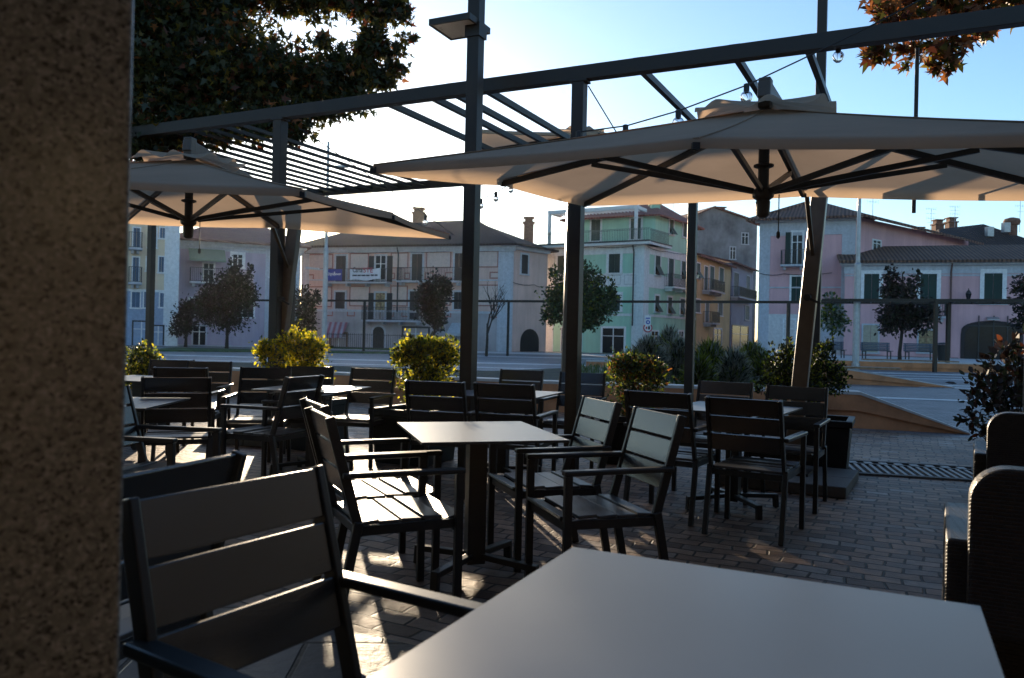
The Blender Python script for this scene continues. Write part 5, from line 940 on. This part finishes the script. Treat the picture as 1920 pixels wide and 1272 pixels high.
# ------------------------------------------------------------------ street furniture
def street_lamp(px, pyt, Y, label, arms, wd=.2):
    p = at(px, pyt, Y); r = empty('street_lamp', (p.x, p.y, 0)); tag(r, label, 'lamp', 'tall street lamps'); b = MB(); b.tube([(0, 0, 0), (0, 0, p.z * .5), (0, 0, p.z * .51), (0, 0, p.z)], [wd * .62, wd * .58, wd * .38, wd * .3], 10); b.lathe([(.2, 0), (.2, .3), (.12, .34)], (0, 0, 0), 10); b.build('pole', M_GALV, r)
    for z, s in arms: b = MB(); b.bar((0, 0, z), (s * .45, 0, z), .06, .05); b.bar((s * .3, 0, z), (s * .95, 0, z + .05), .34, .09); b.build('lamp_head', M_GALV, r)
street_lamp(616, 266, 38, 'tall grey street lamp before the beige house, its thin top above the left parasol', [(9.1, 1), (4.2, -1)])
street_lamp(1613, 300, 38, 'tall grey street lamp in front of the pink houses', [(9.3, -1)], .26)
street_lamp(1532, 366, 46, 'street lamp whose head peeks out left of the right leaning mast', [(9.75, -1)], .2)
# far steel pergola across the square
A, B = at(1778, 570, 38), at(953, 566, 47.5); A.z = B.z = 0; r = empty('far_pergola', A); tag(r, 'slim dark steel frame with a long level bar running across the whole square', 'pergola'); dv = (B - A); Zp = 3.28; pn = Vector((-dv.y, dv.x, 0)).normalized()
def apx(px): a = ray(px, 600)[0]; return (a * A.y - A.x) / (dv.x - a * dv.y)
t0, t1 = apx(1990), apx(470)
b = MB(); b.bar(dv * t0 + Vector((0, 0, Zp)), dv * t1 + Vector((0, 0, Zp)), .10, .14); b.build('beam', M_STEEL, r); b = MB(); ta = apx(1545); b.bar(dv * t0 + pn * 2.2 + Vector((0, 0, Zp)), dv * ta + pn * 2.2 + Vector((0, 0, Zp)), .1, .14); b.build('beam', M_STEEL, r)
k = t0
while k < ta: b = MB(); b.bar(dv * k + Vector((0, 0, Zp)), dv * k + pn * 2.2 + Vector((0, 0, Zp)), .06, .1); b.build('rafter', M_STEEL, r); k += .038
for px, o_ in ((1778, 0), (1748, 1), (1478, 0), (953, 0), (1060, 0), (1300, 0), (683, 0), (560, 0)): b = MB(); q = dv * apx(px) + pn * (2.2 * o_); b.box((q.x, q.y, Zp / 2), (.15, .15, Zp)); b.build('post', M_STEEL, r)
# round prohibition sign under a small parking panel
p = at(1215, 600, 34); r = empty('traffic_sign', (p.x, p.y, 0)); tag(r, 'round red rimmed sign under a small blue and white parking panel on a pole', 'sign'); zc = at(1212, 615, 34).z; zq = at(1212, 601, 34).z
b = MB(); b.tube([(.08, .05, 0), (.08, .05, zq + .25)], .035, 8); b.build('pole', M_GALV, r)
def disc(rad, y, th=.01, z=zc, n=24): b = MB(); vs = [(rad * cos(2 * PI * k / n), y, z + rad * sin(2 * PI * k / n)) for k in range(n)] + [(rad * cos(2 * PI * k / n), y + th, z + rad * sin(2 * PI * k / n)) for k in range(n)]; b.add(vs, [tuple(range(n)), tuple(range(n, 2 * n))[::-1]] + [((k + 1) % n, k, n + k, n + (k + 1) % n) for k in range(n)]); return b
M_SR = mat('sign_red', (.45, .04, .05), .5); M_SB = mat('sign_blue', (.05, .10, .40), .5)
disc(.20, 0).build('round_plate', M_SR, r); disc(.145, -.012).build('white_field', M_WHITE, r); b = MB(); b.box((.05, -.02, zc - .01), (.08, .01, .12)); b.box((.05, -.02, zc + .07), (.05, .01, .04)); b.build('black_figure', M_BLACK, r); b = MB(); b.box((-.06, -.02, zc), (.07, .01, .10)); b.build('red_figure', M_SR, r)
b = MB(); b.box((-.01, .0, zq), (.26, .012, .42)); b.build('panel', M_WHITE, r); disc(.09, -.02, .01, zq - .08).build('blue_disc', M_SB, r); disc(.04, -.034, .01, zq - .08).build('white_dot', M_WHITE, r); b = MB(); b.box((-.01, -.014, zq + .09), (.18, .012, .05)); b.build('blue_bar', M_SB, r)
# benches, bin
M_BS = stripes('blue_grey_slats', (.13, .17, .24), (.03, .04, .055), (0, 0, 1), 11, .5, noise=.1)
for px0, px1, lab in ((1560, 1584, 'short blue grey slatted bench at the end by the tall pink house'), (1616, 1671, 'blue grey slatted bench left of the small round crowned tree'), (1697, 1752, 'blue grey slatted bench right of the small round crowned tree')):
    p, q = at(px0, 672, 44), at(px1, 672, 44); L_ = (q - p).length; m = (p + q) / 2; r = empty('slatted_bench', (m.x, m.y, .41)); tag(r, lab, 'bench', 'blue grey benches by the pink house')
    b = MB(); [b.box((0, .22, .5 + k * .09), (L_, .03, .07)) for k in range(5)]; b.build('backrest', M_BS, r); b = MB(); [b.box((0, -.2 + k * .1, .44), (L_, .08, .035)) for k in range(4)]; b.build('seat', M_BS, r)
    for s in (-1, 1): b = MB(); b.bar((s * (L_ / 2 - .12), -.18, 0), (s * (L_ / 2 - .12), -.18, .42), .05, .05); b.bar((s * (L_ / 2 - .12), .2, 0), (s * (L_ / 2 - .12), .26, .9), .05, .05); b.bar((s * (L_ / 2 - .12), -.2, .40), (s * (L_ / 2 - .12), .22, .40), .05, .04); b.build('leg', M_IRON, r)
p = at(1767, 670, 43); r = empty('litter_bin', (p.x, p.y, .41)); tag(r, 'dark round litter bin standing by the low pink house', 'bin'); b = MB(); b.lathe([(.22, 0), (.28, .8), (.30, .82), (.30, .86)], (0, 0, 0), 14); b.build('body', M_BLACK, r); b = MB(); b.lathe([(.31, .87), (.24, .95), (.05, .98)], (0, 0, 0), 14); b.build('lid', M_IRON, r)
# iron fence in front of the beige house
p, q = at(606, 650, 56.5), at(872, 655, 54.0); p.z = q.z = 0; r = empty('iron_fence', p); tag(r, 'low dark iron fence of thin upright bars before the beige house', 'fence'); d = q - p; b = MB()
for k in range(int(d.length / .16)): e = d * (k * .16 / d.length); b.tube([e, e + Vector((0, 0, 1.15))], .013, 4)
for z in (.15, 1.05): b.bar(Vector((0, 0, z)), d + Vector((0, 0, z)), .03, .03)
b.build('bars', M_IRON, r)

# ------------------------------------------------------------------ sunlit evening haze over the square
hm = D.materials.new('haze_air'); hm.use_nodes = True; hn = hm.node_tree; hn.nodes.clear(); ho = hn.nodes.new('ShaderNodeOutputMaterial'); hv = hn.nodes.new('ShaderNodeVolumePrincipled')
hv.inputs['Color'].default_value = (.95, .93, .90, 1); hv.inputs['Density'].default_value = .00009; hv.inputs['Anisotropy'].default_value = .74; hn.links.new(hv.outputs[0], ho.inputs['Volume'])
b = MB(); b.box((0, 445, 8.5), (1000, 1100, 19)); hz = b.build('haze', hm); hz['kind'] = 'stuff'; hz.display_type = 'WIRE'
